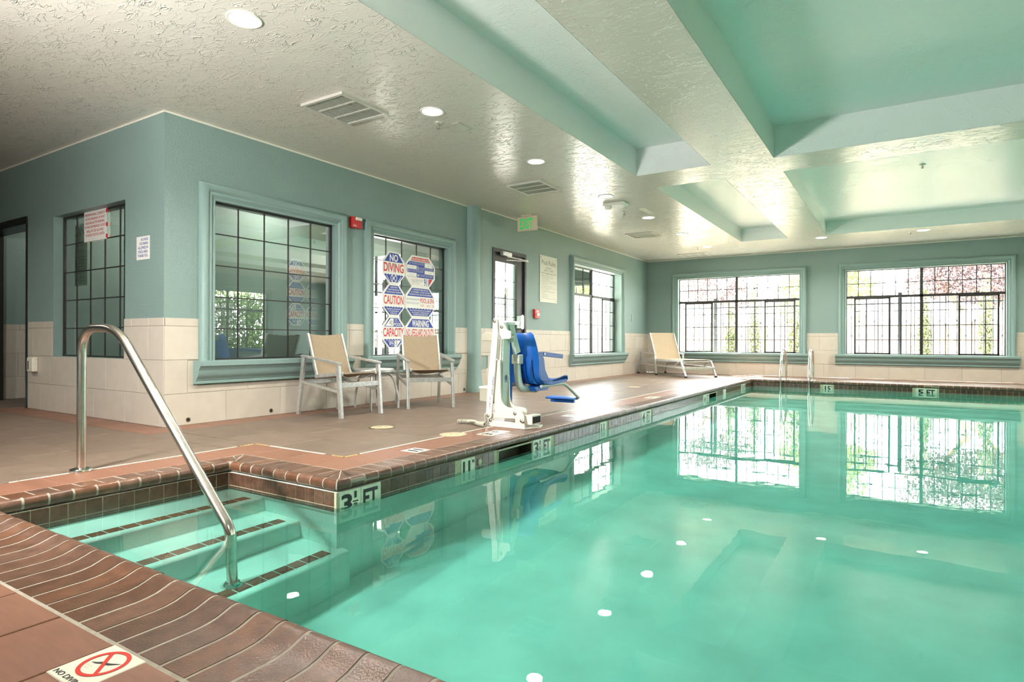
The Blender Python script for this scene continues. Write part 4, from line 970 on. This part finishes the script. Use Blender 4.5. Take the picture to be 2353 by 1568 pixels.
t = thing('exit_sign', 'lit exit sign with green letters hanging from the ceiling by the door', 'exit sign', (.42, 5.42, H))
EXx0, EXx1 = .26, .60; EY = 5.52
obj('mount_plate', MB().box(.33, EY-.05, H-.022, .53, EY+.05, H), 'beige', t, bevel=.004)
bd = obj('sign_body', MB().box(EXx0-.01, EY-.02, H-.255, EXx1+.01, EY+.022, H-.022), 'beige', t, bevel=.006)
obj('exit_letters', MB().text('EXIT', (EXx0+EXx1)/2-.01, H-.220, .24, .165, 0, lambda a, d, b: (a, EY-.0212, b), .02, 'C'), 'exit', t, kind='stuff')

# ------------------------------------------------------------------ deck lids
def lid(x, y, r, lab, n=2):
    t = thing('skimmer_lid', lab, 'lid', (x, y, 0), 0, 'round deck lids')
    obj('lid_rim', MB().lathe([(r, -.004), (r, .003), (r-.010, .0045), (r-.016, .0035), (r-.016, -.004)], (x, y, 0), 36), 'brass' if n == 2 else 'lid', t, 40)
    obj('lid_cover', MB().lathe([(0, .0032), (r*.55, .0038), (r*.56, .003), (r-.018, .0034), (r-.018, -.004)], (x, y, 0), 36), 'lid', t, 40)
    ds = MB()
    for k in range(2): ds.lathe([(.006, .003), (.006, .0042)], (x+(-1)**k*.03, y+.01, 0), 8)
    obj('lift_hole', ds, 'dark', t, kind='stuff')
lid(1.602, 1.061, .118, 'round cream deck lid in front of the chairs', 2)
lid(2.385, 1.075, .112, 'round cream deck lid on the white line beside the lift', 1)
lid(1.704, 6.929, .10, 'round cream deck lid farthest along the deck', 1)

# ------------------------------------------------------------------ handrail into the steps
t = thing('handrail', 'stainless steel handrail running from the deck down into the pool steps', 'handrail', (1.433, -1.236, 0))
path = fillet([(1.433, -1.236, 0), (1.433, -1.236, .838), (1.87, -1.236, .838), (2.885, -1.236, -.075), (2.905, -1.236, -.755)], .17, 8)
# keep the lower bend tighter
path = fillet([(1.433, -1.236, 0.), (1.433, -1.236, .838), (1.85, -1.236, .838), (2.35, -1.236, .388)], .16, 8)[:-1]+fillet([(2.35, -1.236, .388), (2.895, -1.236, -.10), (2.91, -1.236, -.754)], .05, 5)
obj('rail', MB().tube(path, .0245, 18), 'steel', t, 60)
fln = [(.026, .022), (.034, .021), (.058, .015), (.060, .010), (.060, 0), (.026, 0)]
obj('flange', MB().lathe(fln, (1.433, -1.236, .001), 28), 'steel', t, 40)
obj('flange', MB().lathe([(.026, .035), (.032, .034), (.050, .012), (.052, 0), (.026, 0)], (2.91, -1.236, -.755), 24), 'chrome', t, 40)

# ladder grab rails at the far side of the pool
def grab(x, yb, lab):
    y0, y1 = FY-.10, FY+.62
    t = thing('grab_rail', lab, 'grab rail', (x, y1, 0), 0, 'pool ladder grab rails')
    p = fillet([(x, y1, .0), (x, y1, .30), (x, FY+.50, .62), (x, FY+.12, .62), (x, y0, .20), (x, y0, -.9)], .26, 7)
    obj('rail', MB().tube(p, .021, 14), 'chrome', t, 60)
    obj('flange', MB().lathe([(.022, .02), (.05, .012), (.052, 0), (.022, 0)], (x, y1, .001), 20), 'chrome', t, 40)
grab(3.53, 0, 'left chrome grab rail of the pool ladder at the far edge')
grab(4.03, 0, 'right chrome grab rail of the pool ladder at the far edge')

# ------------------------------------------------------------------ aluminium sling armchairs
def sheet(grid, th, nrm):
    """thin cloth from a grid of points"""
    R, C_ = len(grid), len(grid[0]); mb = MB(); n = V3(nrm)*th
    vs = [p for row in grid for p in row]+[tuple(V3(p)-n) for row in grid for p in row]; o = R*C_
    fs = [(i*C_+j, i*C_+j+1, (i+1)*C_+j+1, (i+1)*C_+j) for i in range(R-1) for j in range(C_-1)]
    fs += [(o+i*C_+j, o+(i+1)*C_+j, o+(i+1)*C_+j+1, o+i*C_+j+1) for i in range(R-1) for j in range(C_-1)]
    bd = [(0, j) for j in range(C_)]+[(i, C_-1) for i in range(1, R)]+[(R-1, j) for j in range(C_-2, -1, -1)]+[(i, 0) for i in range(R-2, 0, -1)]
    ids = [i*C_+j for i, j in bd]
    fs += [(ids[k], o+ids[k], o+ids[(k+1) % len(ids)], ids[(k+1) % len(ids)]) for k in range(len(ids))]
    return mb.add(vs, fs)
def armchair(loc, rz, lab):
    t = thing('armchair', lab, 'chair', loc, rz, 'tan sling armchairs')
    HWd = .262
    for s in (-1, 1):
        y = s*HWd
        obj('leg', MB().bar((.345, y, 0), (.300, y, .525), .030, .045, (1, 0, 0)), 'alu', t, bevel=.003)
        obj('leg', MB().bar((-.325, y, 0), (-.232, y, .60), .030, .045, (1, 0, 0)), 'alu', t, bevel=.003)
        obj('armrest', MB().bar((-.262, y, .612), (.335, y, .540), .046, .022), 'alu', t, bevel=.004)
        obj('side_rail', MB().bar((-.272, y, .345), (.325, y, .262), .020, .032), 'alu', t, bevel=.003)
        obj('seat_rail', MB().bar((-.10, y*.84, .402), (.315, y*.84, .440), .024, .034), 'alu', t, bevel=.003)
        obj('back_post', MB().bar((-.075, y*.84, .392), (-.232, y*.84, .845), .022, .028, (1, 0, 0)), 'alu', t, bevel=.003)
    obj('front_stretcher', MB().bar((.318, -HWd, .325), (.318, HWd, .325), .022, .050), 'alu', t, bevel=.003)
    obj('rear_stretcher', MB().bar((-.275, -HWd, .335), (-.275, HWd, .335), .022, .040), 'alu', t, bevel=.003)
    obj('seat_crossbar', MB().bar((-.075, -.225, .395), (-.075, .225, .395), .020, .024), 'alu', t, bevel=.003)
    for x in (.05, .27):
        obj('bowed_rod', MB().tube([(x, .22*u, .402+.028*(x > .1)-.052*(1-u*u)) for u in [k/8-1 for k in range(17)]], .006, 8), 'alu', t, 60)
    g = [[(-.068-.164*v+.022*(1-u*u)*(-1), .212*u, .405+.440*v-.018*(1-u*u)*(v > .98)) for u in [k/5-1 for k in range(11)]] for v in [k/8 for k in range(9)]]
    obj('back_sling', sheet(g, .004, (1, 0, .3)), 'sling', t, 60)
    g = [[(-.075+.425*v, .214*u, .412+.038*v-.040*(1-u*u)*math.sin(PI*min(1, v*.9+.12))-.018*max(0, v-.9)*10*.5) for u in [k/5-1 for k in range(11)]] for v in [k/8 for k in range(9)]]
    obj('seat_sling', sheet(g, .004, (0, 0, 1)), 'sling', t, 60)
    return t
ch = armchair((.512, 1.541, 0), R_(-1.9), 'tan sling armchair on the left, in front of the large dark window')
dup(ch, (.692, 2.689, 0), R_(-36.2), 'tan sling armchair on the right, turned towards the camera before the sign window')
# round side table between them
tc = (.445, 2.10); TZ = .455
t = thing('side_table', 'round aluminium side table standing between the two armchairs', 'table', (tc[0], tc[1], 0))
rp = .235
obj('tabletop', MB().lathe([(0, TZ-.004), (rp-.02, TZ), (rp-.006, TZ-.001), (rp, TZ-.008), (rp, TZ-.034), (rp-.010, TZ-.038), (rp-.012, TZ-.012), (0, TZ-.014)], (tc[0], tc[1], 0), 40), 'alu', t, 40)
for k, (x, y) in enumerate(((.150, 2.106), (.640, 1.872), (.610, 2.335), (.25, 2.36))):
    d = Vector((x-tc[0], y-tc[1], 0)); d.normalize(); b = Vector((tc[0], tc[1], 0))
    p = [b+d*.05+Vector((0, 0, TZ-.05)), b+d*.17+Vector((0, 0, TZ-.05)), b+d*.235+Vector((0, 0, TZ-.12)), Vector((x, y, .12)), Vector((x, y, 0))]
    obj('leg', MB().tube(fillet(p, .09, 5), .013, 10), 'alu', t, 60)

# ------------------------------------------------------------------ pool lift
t = thing('pool_lift', 'white pool lift with a blue moulded seat standing at the pool edge', 'pool lift', (2.52, 1.8, 0))
TY = lambda y: (lambda a, d, b: (a, y+d, b))
T1 = TY(1.640)
def arcp(cx, cz, r, t0, t1, n=6): return [(cx+r*math.cos(R_(t0+(t1-t0)*k/n)), cz+r*math.sin(R_(t0+(t1-t0)*k/n))) for k in range(n+1)]
obj('base_plate', MB().prism([(2.335, 1.655), (2.725, 1.645), (2.80, 1.80), (2.745, 1.93), (2.37, 1.93)], .0, .012, lambda a, d, b: (a, b, d)), 'liftwhite', t, bevel=.003)
cheek = [(2.352, .010), (2.722, .010), (2.712, .116), (2.672, .176), (2.640, .178), (2.623, .120), (2.622, .050), (2.390, .052)]+arcp(2.362, .060, .024, 0, 200)
obj('base_cheek', MB().prism(cheek, 0, .012, TY(1.655)), 'liftwhite', t, bevel=.002)
obj('base_cheek', MB().prism([(2.36, .010), (2.69, .010), (2.69, .075), (2.37, .06)], 0, .012, TY(1.875)), 'liftwhite', t, bevel=.002)
lower = [(2.365, .078), (2.63, .085), (2.64, .105), (2.44, .118), (2.365, .120)]
obj('lower_link', MB().prism(lower, .018, .05, T1), 'liftwhite', t, bevel=.002)
bx = obj('base_box', MB().box(2.690, 1.70, .036, 2.770, 1.86, .116).box(2.690, 1.70, .012, 2.700, 1.86, .036), 'liftwhite', t, bevel=.002)
obj('box_opening', MB().box(2.7702, 1.712, .046, 2.7708, 1.848, .104), 'dark', bx)
larm = [(2.400, .30), (2.402, .175)]+arcp(2.498, .180, .096, 190, 262)+[(2.628, .086)]+arcp(2.616, .130, .044, -82, 95)+[(2.556, .178)]+arcp(2.560, .268, .090, 262, 185)+[(2.462, .47), (2.46, .60), (2.412, .60)]
obj('mast_plate', MB().prism(larm, -.004, .014, TY(1.66)), 'liftwhite', t, bevel=.003)
obj('mast_plate', MB().prism(larm, -.004, .014, TY(1.80)), 'liftwhite', t, bevel=.003)
mast = [(2.398, .10), (2.520, .10), (2.520, .50), (2.548, .930), (2.455, .940), (2.412, .60)]
obj('mast', MB().prism([(2.418, .12), (2.452, .12), (2.462, .50), (2.472, .940), (2.420, .940)], 0, .115, TY(1.70)), 'lift_bounce', t, bevel=.005)  # mast is white; its green tone is painted-in reflected light
obj('mast_front', MB().prism([(2.412, .17), (2.44, .17), (2.458, .79), (2.402, .79)], 0, .018, TY(1.684)), 'liftwhite', t, bevel=.003)
brk = arcp(2.442, .952, .026, 30, 150)+[(2.440, .86), (2.478, .790), (2.565, .790), (2.575, .800), (2.575, .855), (2.532, .872), (2.512, .910)]
obj('top_bracket', MB().prism(brk, 0, .014, TY(1.652)), 'liftwhite', t, bevel=.003)
larm2 = arcp(2.357, .098, .030, 180, 360)+[(2.455, .84), (2.450, .945)]+arcp(2.424, .950, .027, 0, 180)+[(2.395, .84), (2.348, .42)]
link = obj('link_arm', MB().prism(larm2, 0, .016, TY(1.628)), 'liftwhite', t, bevel=.003)
# vertical lettering on the link arm: F 145 SERIES LIFT kept as plain words
lt = MB()
def arm_text(s, zt, hgt, xc):
    z = zt
    for chx in s:
        if chx != ' ': lt.text(chx, xc(z), z-hgt, None if chx == 'I' else .017, hgt*.80, 0, lambda a, d, b: (a, 1.6274, b), .005, 'C')
        z -= hgt
arm_text('SERIES', .455, .028, lambda z: 2.395+(z-.3)*.10)
arm_text('LIFT', .275, .028, lambda z: 2.382+(z-.3)*.10)
obj('lettering', lt, 'blueprint', link, kind='stuff')
bl = MB()
for (x, z, y) in ((2.420, .950, 1.628), (2.482, .897, 1.652), (2.352, .098, 1.628), (2.621, .132, 1.656), (2.362, .056, 1.655), (2.690, .072, 1.655), (2.705, .066, 1.655)):
    bl.lathe([(.016, 0), (.016, -.006), (.010, -.010), (.0, -.011)], (x, y, z), 10, lambda a, b, c_: (a, c_, b))
obj('bolt_head', bl, 'bolt', t, 30, kind='stuff')
TD2 = lambda a, d, b: (2.4635+(b-.5)*.023+d, 1.757+a, b)
lg = MB().ring(0, .432, .020, .025, 0, TD2, 20); lg.ring(0, .452, .0005, .010, .0004, TD2, 12); lg.ring(0, .428, .0005, .013, .0004, TD2, 12); lg.box(-.022, 0, .398, .022, .0006, .403, TD2)
obj('round_decal', lg, 'blueprint', t, kind='stuff')
# battery box, bracket and small control box behind the mast
bt = obj('battery_box', MB().box(2.150, 1.78, .205, 2.300, 1.90, .338), 'grey', t, bevel=.005)
obj('battery_lid', MB().box(2.145, 1.775, .325, 2.305, 1.905, .345), 'liftwhite', bt, bevel=.003)
obj('battery_foot', MB().box(2.22, 1.80, .185, 2.28, 1.86, .205), 'rust', bt)
obj('battery_bracket', MB().prism([(2.205, .505), (2.245, .535), (2.30, .30), (2.27, .20)], 0, .05, TY(1.80)), 'grey', t, bevel=.003)
obj('control_box', MB().prism([(2.135, .775), (2.135, .840), (2.17, .852), (2.42, .842), (2.42, .760)], 0, .10, TY(1.83)), 'grey', t, bevel=.006)
# coiled hand-control cord lying on the deck
cp = []
for k in range(0, 400):
    u = k/399; a = u*2*PI*34; cx_ = 2.02+.34*u; cy_ = 1.62+.06*math.sin(u*5); cp.append((cx_, cy_+.015*math.cos(a), .0225+.004*(u > .6)*math.sin((u-.6)*7)+.015*math.sin(a)))
crd = obj('coiled_cord', MB().tube(cp, .0055, 6), 'grey', t, 60)
obj('hand_control', MB().tube(fillet([(2.14, 1.60, .03), (2.20, 1.60, .042), (2.26, 1.62, .03), (2.330, 1.64, .03), (2.310, 1.63, .10), (2.335, 1.64, .125)], .05, 4), .009, 8), 'grey', t, 60)
# arm bracket, tube and seat
obj('seat_arm', MB().bar((2.50, 1.80, .82), (2.435, 1.97, .58), .028, .050).bar((2.478, 1.80, .945), (2.500, 1.90, .66), .018, .060).bar((2.46, 1.75, .93), (2.50, 1.84, .93), .02, .03), 'lift_bounce', t, bevel=.004)
hs = obj('arm_socket', MB().box(2.390, 1.935, .555, 2.490, 2.015, .645), 'liftwhite', t, bevel=.010)
obj('socket_pin', MB().bar((2.40, 1.95, .600), (2.455, 1.95, .603), .012, .012), 'rust', hs)
sx = lambda x, y, z: (x, y, z)
obj('seat_tube', MB().tube(fillet([(2.440, 1.975, .60), (2.448, 1.975, .46), (2.46, 2.00, .325), (2.46, 2.30, .300)], .16, 8), .034, 14), 'lift_bounce', t, 60)
# moulded bucket seat facing +Y: back shell, wings, pan
def shell(y_of, n=9, th=.010):
    return None
SXC, SW = 2.385, .225
rows = [(.848, 2.040, .68), (.828, 2.032, .82), (.78, 2.034, .90), (.70, 2.042, .97), (.62, 2.052, 1.0), (.54, 2.066, 1.0), (.47, 2.085, 1.0), (.41, 2.115, 1.0), (.37, 2.16, 1.0), (.352, 2.24, 1.0), (.365, 2.40, 1.0), (.378, 2.52, 1.0), (.392, 2.62, 1.0), (.385, 2.70, .98), (.350, 2.715, .96)]
grid = []
for (z, y, sw) in rows:
    row = []
    for k in range(13):
        u = k/6-1; x = SXC+SW*sw*u
        wing = max(0, abs(u)-.55)/.45
        back = max(0., min(1., (2.12-y)/.1))
        lowb = max(0., 1-abs(z-.52)/.22)*back
        yy = y+wing**2*(.035+.10*lowb)*back
        zz = z+(.035*wing**2)*(1-back)
        row.append((x, yy, zz))
    grid.append(row)
seat = obj('seat_shell', sheet(grid, .012, (0, .7, .7)), 'blue', t, 45)
for s in (-1, 1):
    rb = MB(); x = SXC+s*.205
    rb.prism([(2.10, .64), (2.165, .66), (2.215, .60), (2.235, .50), (2.30, .42), (2.40, .375), (2.68, .39), (2.70, .36), (2.38, .342), (2.22, .36), (2.13, .45)], -.012, .012, lambda a, d, b: (x+d, a, b))
    obj('side_wing', rb, 'blue', t, 30, bevel=.003)
    a_ = obj('armrest', MB().bar((x, 2.10, .645), (x, 2.22, .648), .035, .040).bar((x, 2.20, .648), (x, 2.60, .618), .030, .042), 'blue', t, bevel=.004)
    obj('armrest_bolt', MB().lathe([(.012, 0), (.012, .006)], (x+.018, 2.205, .648), 10, lambda a, b, c_: (c_, a, b)), 'bolt', a_)
rg = MB()
for (x, z0_, z1_) in ((SXC+.02, .73, .80), (SXC+.04, .62, .71)):
    rg.add([(x-.09, 2.005, z0_), (x+.06, 2.008, z1_), (x+.055, 2.002, z1_-.005), (x-.09, 1.985, z0_-.03), (x-.085, 2.015, z0_-.03)], [(0, 1, 3), (1, 2, 3), (0, 3, 4), (1, 4, 2), (0, 4, 1), (2, 4, 3)])
for x in (SXC-.12, SXC+.03, SXC+.10, SXC+.17):
    rg.add([(x-.006, 2.03, .60), (x+.006, 2.03, .60), (x+.006, 2.075, .43), (x+.006, 2.16, .355), (x-.006, 2.16, .355), (x-.006, 2.075, .43), (x, 2.10, .37), (x, 2.02, .50), (x, 2.04, .43)], [(0, 1, 7), (0, 7, 5), (1, 2, 7), (7, 8, 5), (7, 2, 8), (8, 2, 3), (8, 3, 6), (8, 6, 4), (8, 4, 5), (6, 3, 4)])
obj('moulded_rib', rg, 'blue', t, kind='stuff')
obj('seat_bracket', MB().prism([(2.10, .335), (2.42, .345), (2.36, .292), (2.14, .292)], -.05, .10, lambda a, d, b: (2.46+d, a, b)), 'blue', t, bevel=.004)
obj('lower_apron', MB().box(2.33, 1.93, .17, 2.408, 1.95, .80), 'blue', t, bevel=.004)
obj('footrest_tube', MB().tube(fillet([(2.575, 2.20, .335), (2.585, 2.66, .342), (2.59, 3.00, .162), (2.50, 3.00, .150)], .07, 6), .015, 12), 'lift_bounce', t, 60)
obj('footrest', MB().prism([(2.885, .148), (3.04, .160), (3.045, .172), (2.90, .172), (2.878, .158)], -.17, .17, lambda a, d, b: (2.41+d, a, b)).box(2.30, 2.89, .118, 2.575, 2.93, .150), 'blue', t, bevel=.004)

# ------------------------------------------------------------------ sun lounger in the far corner
LA = math.atan2(-.64, .768)
t = thing('sun_lounger', 'cream sling sun lounger in the far left corner', 'lounger', (.385, 11.56, 0), LA)
LWd = .375
def lb(nm, p, q, a=.035, b=.035, upv=(1, 0, 0), m='alu'): return obj(nm, MB().bar(p, q, a, b, upv), m, t, bevel=.004)
for s in (-1, 1):
    y = s*LWd
    for (u0, u1, z1_) in ((-.02, .10, .515), (.80, .73, .465), (1.98, 1.80, .355)):
        l = lb('leg', (u0, y, .02), (u1, y, z1_))
        obj('rubber_foot', MB().bar((u0, y, 0), (u0-(u0-u1)*.03, y, .035), .042, .042, (1, 0, 0)), 'black', l)
    lb('armrest', (.06, y, .525), (.76, y, .475), .05, .022, (0, 0, 1))
    lb('side_rail', (.03, y*.93, .355), (1.82, y*.93, .348), .028, .045, (0, 0, 1))
    lb('lower_rail', (.04, y, .245), (1.90, y, .205), .022, .035, (0, 0, 1))
    lb('back_post', (.70, y*.86, .36), (.42, y*.86, .975), .024, .030)
    lb('back_strut', (.30, y*.80, .36), (.52, y*.80, .62), .018, .03)
    lb('corner_brace', (1.55, y, .225), (1.74, y, .345), .02, .02)
lb('foot_stretcher', (1.93, -LWd, .20), (1.93, LWd, .20), .022, .05, (0, 0, 1))
lb('head_stretcher', (.05, -LWd, .30), (.05, LWd, .30), .022, .05, (0, 0, 1))
lb('foot_bar', (1.80, -LWd, .335), (1.80, LWd, .335), .03, .03, (0, 0, 1))
g = [[(.69-.275*v, .315*u, .375+.605*v) for u in (-1, -.5, 0, .5, 1)] for v in [k/8 for k in range(9)]]
for row in g:
    for k in range(5): row[k] = (row[k][0]-.015*(1-(k/2-1)**2), row[k][1], row[k][2])
obj('back_sling', sheet(g, .005, (1, 0, .3)), 'sling2', t, 60)
g = [[(.66+1.15*v, .335*u, .378-.022*(1-u*u)*math.sin(PI*v)) for u in (-1, -.5, 0, .5, 1)] for v in [k/8 for k in range(9)]]
obj('seat_sling', sheet(g, .005, (0, 0, 1)), 'sling2', t, 60)

# ------------------------------------------------------------------ outdoors
gm = MB()
for q in ((-40, -20, -6.5, 60), (XE+.3, -20, 40, 60), (-6.5, -20, XE+.3, YS-.25), (-6.5, YN+.2, XE+.3, 60), (-6.5, 4.72, -.15, YN+.2)): gm.box(q[0], q[1], -.35, q[2], q[3], -.12)
struct('ground', gm, 'concrete')
pl = obj('planting_bed', MB().box(-4, 15.4, -.13, 18, 19.2, -.10), 'soil'); pl['kind'] = 'structure'
# iron fences with knuckled pickets
def fence(P0, P1, h, pitch, lab):
    p, q = V3(P0), V3(P1); d = q-p; L_ = d.length; d.normalize(); n = int(L_/pitch); ang = math.atan2(d.y, d.x)
    t = thing('iron_fence', lab, 'fence', tuple(P0))
    for z in (.18-.12, h-.20, h-.05):
        obj('fence_rail', MB().bar((p.x, p.y, z), (q.x, q.y, z), .03, .03), 'iron', t)
    def pk(zs):
        mb = MB().box(-.008, -.008, -.10, .008, .008, h)
        for z in zs: mb.box(-.016, -.016, z-.02, .016, .016, z+.02)
        return mesh('picket', mb, M['iron'])
    A, B = pk((.55, 1.25)), pk((.92,))
    for k in range(n):
        c = p+d*(k*pitch); inst('picket', A if k % 2 == 0 else B, (c.x, c.y, 0), t, ang)
    k = 0
    while k*2.05 < L_:
        c = p+d*(k*2.05+.55); obj('fence_post', MB().box(c.x-.04, c.y-.04, -.12, c.x+.04, c.y+.04, h+.05), 'iron', t); k += 1
fence((-1.2, 13.55, 0), (10.2, 13.55, 0), 1.86, .155, 'black iron fence with knuckled pickets outside the far windows')
fence((-2.6, 4.9, 0), (-2.6, 13.3, 0), 1.86, .155, 'black iron fence outside the exit door and left window')
# block garden wall
t = thing('garden_wall', 'low pinkish block wall beyond the iron fence', 'garden wall', (0, 19.3, -.12))
me = {}
for r_ in range(7):
    x = -7.0+(.2 if r_ % 2 else 0)*1.0
    while x < 19:
        if 'b' not in me: me['b'] = mesh('block', MB().box(.004, 0, .004, .796, .18, .196), M['block'])
        inst('block', me['b'], (x, 19.3, -.12+.2*r_), t); x += .8
obj('wall_cap', MB().box(-7, 19.27, 1.28, 19.4, 19.51, 1.35), 'stucco', t)
def leaves(blobs, n, size, flat=1.):
    c = np.array([b[:3] for b in blobs]); r = np.array([b[3:6] for b in blobs]); wgt = np.prod(r, 1); wgt = wgt/wgt.sum()
    k = np.random.choice(len(blobs), n, p=wgt); d = np.random.normal(size=(n, 3)); d /= np.linalg.norm(d, axis=1)[:, None]
    rad = np.random.uniform(.35, 1, n)**.6
    P = c[k]+d*rad[:, None]*r[k]
    A = np.random.normal(size=(n, 3)); A /= np.linalg.norm(A, axis=1)[:, None]; B = np.cross(A, np.random.normal(size=(n, 3))); B /= np.linalg.norm(B, axis=1)[:, None]
    s = np.random.uniform(.6, 1.2, n)[:, None]*size
    V = np.stack([P-A*s, P+B*s*.45, P+A*s, P-B*s*.45], 1).reshape(-1, 3)
    mb = MB(); mb.v = [tuple(v) for v in V]; mb.f = [(4*i, 4*i+1, 4*i+2, 4*i+3) for i in range(n)]; return mb
def foliage(name, mb, m, parent):
    me_ = bpy.data.meshes.new(name); o0 = ORG[parent.name]
    me_.from_pydata([(v[0]-o0.x, v[1]-o0.y, v[2]-o0.z) for v in mb.v], [], mb.f); me_.materials.append(M[m])
    o = bpy.data.objects.new(name, me_); COL.objects.link(o); o.parent = parent; o['kind'] = 'stuff'; ORG[o.name] = o0
def tree(loc, lab, trunk, blobs, n, size, m, rad=.09):
    t = thing('garden_tree', lab, 'tree', loc)
    for i, p in enumerate(trunk):
        P = [tuple(np.add(loc, q)) for q in p]; k = len(P)
        obj('trunk' if i == 0 else 'branch', MB().tube(P, [rad*(1-.55*j/(k-1))*(1 if i == 0 else .6) for j in range(k)], 9), 'bark', t, 60)
    foliage('foliage', leaves([tuple(np.add(loc, b[:3]))+tuple(b[3:6]) for b in blobs], n, size), m, t)
tree((6.45, 17.0, -.12), 'purple leafed plum tree beyond the far right window', [[(0, 0, 0), (.18, 0, .6), (.42, .0, 1.25), (.55, 0, 1.75)], [(.42, 0, 1.2), (.95, .1, 1.6), (1.4, .1, 2.2)], [(.5, 0, 1.6), (.2, .1, 2.1), (-.1, .1, 2.7)]],
     [(.9, 0, 2.6, 1.5, 1.2, .75), (1.6, .2, 2.3, 1.1, 1.0, .6), (0, .1, 2.8, 1.0, 1.0, .7), (.6, 0, 3.4, 1.6, 1.2, .8), (1.8, .1, 3.2, 1.0, 1.0, .8), (-.3, 0, 2.4, .6, .6, .35)], 15000, .055, 'leaf_p', .12)
tree((3.55, 17.6, -.12), 'bright green tree beyond the far right window', [[(0, 0, 0), (.05, 0, 1.2), (0, 0, 2.4)], [(.03, 0, 1.5), (.5, 0, 2.2)], [(.03, 0, 1.6), (-.5, 0, 2.3)]],
     [(0, 0, 2.7, 1.2, .9, .6), (-.7, 0, 2.4, .7, .7, .5), (.8, 0, 2.5, .7, .7, .45), (.2, 0, 3.3, 1.0, .9, .6)], 7000, .06, 'leaf_g', .08)
tree((.25, 17.0, -.12), 'purple leafed tree beyond the far left window', [[(0, 0, 0), (.1, 0, 1.0), (.3, 0, 1.9)], [(.15, 0, 1.3), (-.3, .1, 2.1)]],
     [(.3, 0, 2.6, .9, .8, .6), (.9, 0, 2.3, .6, .6, .45), (-.3, 0, 2.7, .7, .7, .5)], 4200, .05, 'leaf_p', .08)
tree((2.6, 21.5, -.12), 'pale green tree behind the garden wall', [[(0, 0, 0), (0, 0, 1.8)]], [(0, 0, 2.0, 1.3, 1., .8), (1.2, 0, 1.8, .8, .8, .6)], 3000, .07, 'leaf_g', .1)
for k, (x, h_, lb_) in enumerate(((1.15, 2.0, 'slim cypress nearest the far left corner'), (1.80, 2.6, 'slim cypress left of the first window mullion'), (2.82, 2.3, 'slim cypress right of the first window mullion'), (3.55, 3.2, 'tall slim cypress at the right of the far left window'), (5.75, 2.3, 'slim cypress beside the second window mullion'), (6.95, 2.4, 'slim cypress behind the plum tree'), (7.95, 2.9, 'slim cypress at the right end of the far right window'))):
    loc = (x+.25, 15.2, -.12); t = thing('cypress', lb_, 'cypress', loc, 0, 'slim cypresses along the fence')
    obj('trunk', MB().tube([loc, (loc[0], loc[1], h_*.8)], .03, 7), 'bark', t, 60)
    foliage('foliage', leaves([(loc[0], loc[1], h_*.5, .15, .15, h_*.52), (loc[0], loc[1], h_*.3, .17, .17, h_*.32)], 1500, .045), 'leaf_c', t)
for k, (x, s, lb_) in enumerate(((1.0, .55, 'yellow green shrub under the far left window'), (-.4, .6, 'yellow green shrub near the corner outside'))):
    loc = (x, 14.7, -.12); t = thing('garden_shrub', lb_, 'shrub', loc)
    foliage('foliage', leaves([(loc[0], loc[1], s*.5, s, s*.7, s*.6)], 1800, .05), 'leaf_g', t)
# white buildings across the way
def house(x0, x1, y, h_, lab, nw):
    t = thing('white_building', lab, 'building', ((x0+x1)/2, y, -.12))
    obj('facade', MB().box(x0, y, -.12, x1, y+4, h_), 'stucco', t)
    obj('roof_edge', MB().box(x0-.3, y-.3, h_, x1+.3, y+4.3, h_+.2), 'concrete', t)
    for k in range(nw):
        x = x0+(x1-x0)*(k+.5)/nw; obj('window', MB().box(x-.5, y-.03, 1.0, x+.5, y, 2.2), 'concrete', t)
t = thing('hedge', 'long clipped green hedge outside the east windows', 'hedge', (XE+3.6, 4, -.12))
foliage('foliage', leaves([(XE+3.6, y, 1.35, .5, .9, 1.55) for y in np.arange(-4, 13.5, 1.0)], 30000, .10), 'leaf_d', t)
for k, (y, n_) in enumerate(((-3.5, 'south'), (1.2, 'middle'), (5.2, 'near north'), (8.8, 'far north'))):
    tree((XE+6.4+.5*(k % 2), y, -.12), 'leafy green tree outside the east windows, '+n_+' one of four', [[(0, 0, 0), (.05, 0, 1.2), (0, .1, 2.4)]], [(0, 0, 2.2, 1.3, 1.5, 1.0), (-.3, .7, 1.5, .9, .9, .8), (0, -.7, 1.6, 1., .9, .8), (0, 0, 3.2, 1.2, 1.4, .8)], 9000, .10, 'leaf_d', .1)
house(2.5, 13, 34, 3.2, 'low white building behind the garden wall', 4)
house(-12, -.5, 30, 2.8, 'low white building at the far left outside', 4)
house(-24, -16, 6, 3.0, 'low white building outside the exit door', 3)

# ------------------------------------------------------------------ sky portals in the window openings
if PORT:
    for (T, q, ax) in ((TN, F1, 'y'), (TN, F2, 'y'), (TN, F3, 'y'), (TW2, W3, 'x'), (TW2, (5.15, 5.80, .28, 2.045), 'x'), (TE, E1, 'X'), (TE, E2, 'X'), (TE, E3, 'X')):
        l = bpy.data.lights.new('sky_portal', 'AREA'); l.shape = 'RECTANGLE'; l.size = q[1]-q[0]; l.size_y = q[3]-q[2]; l.cycles.is_portal = True
        o = bpy.data.objects.new('sky_portal', l); COL.objects.link(o)
        c = T((q[0]+q[1])/2, -.24, (q[2]+q[3])/2); o.location = c
        dv = Vector(T(0, 1, 0))-Vector(T(0, 0, 0)); o.rotation_euler = dv.to_track_quat('-Z', 'Y').to_euler()
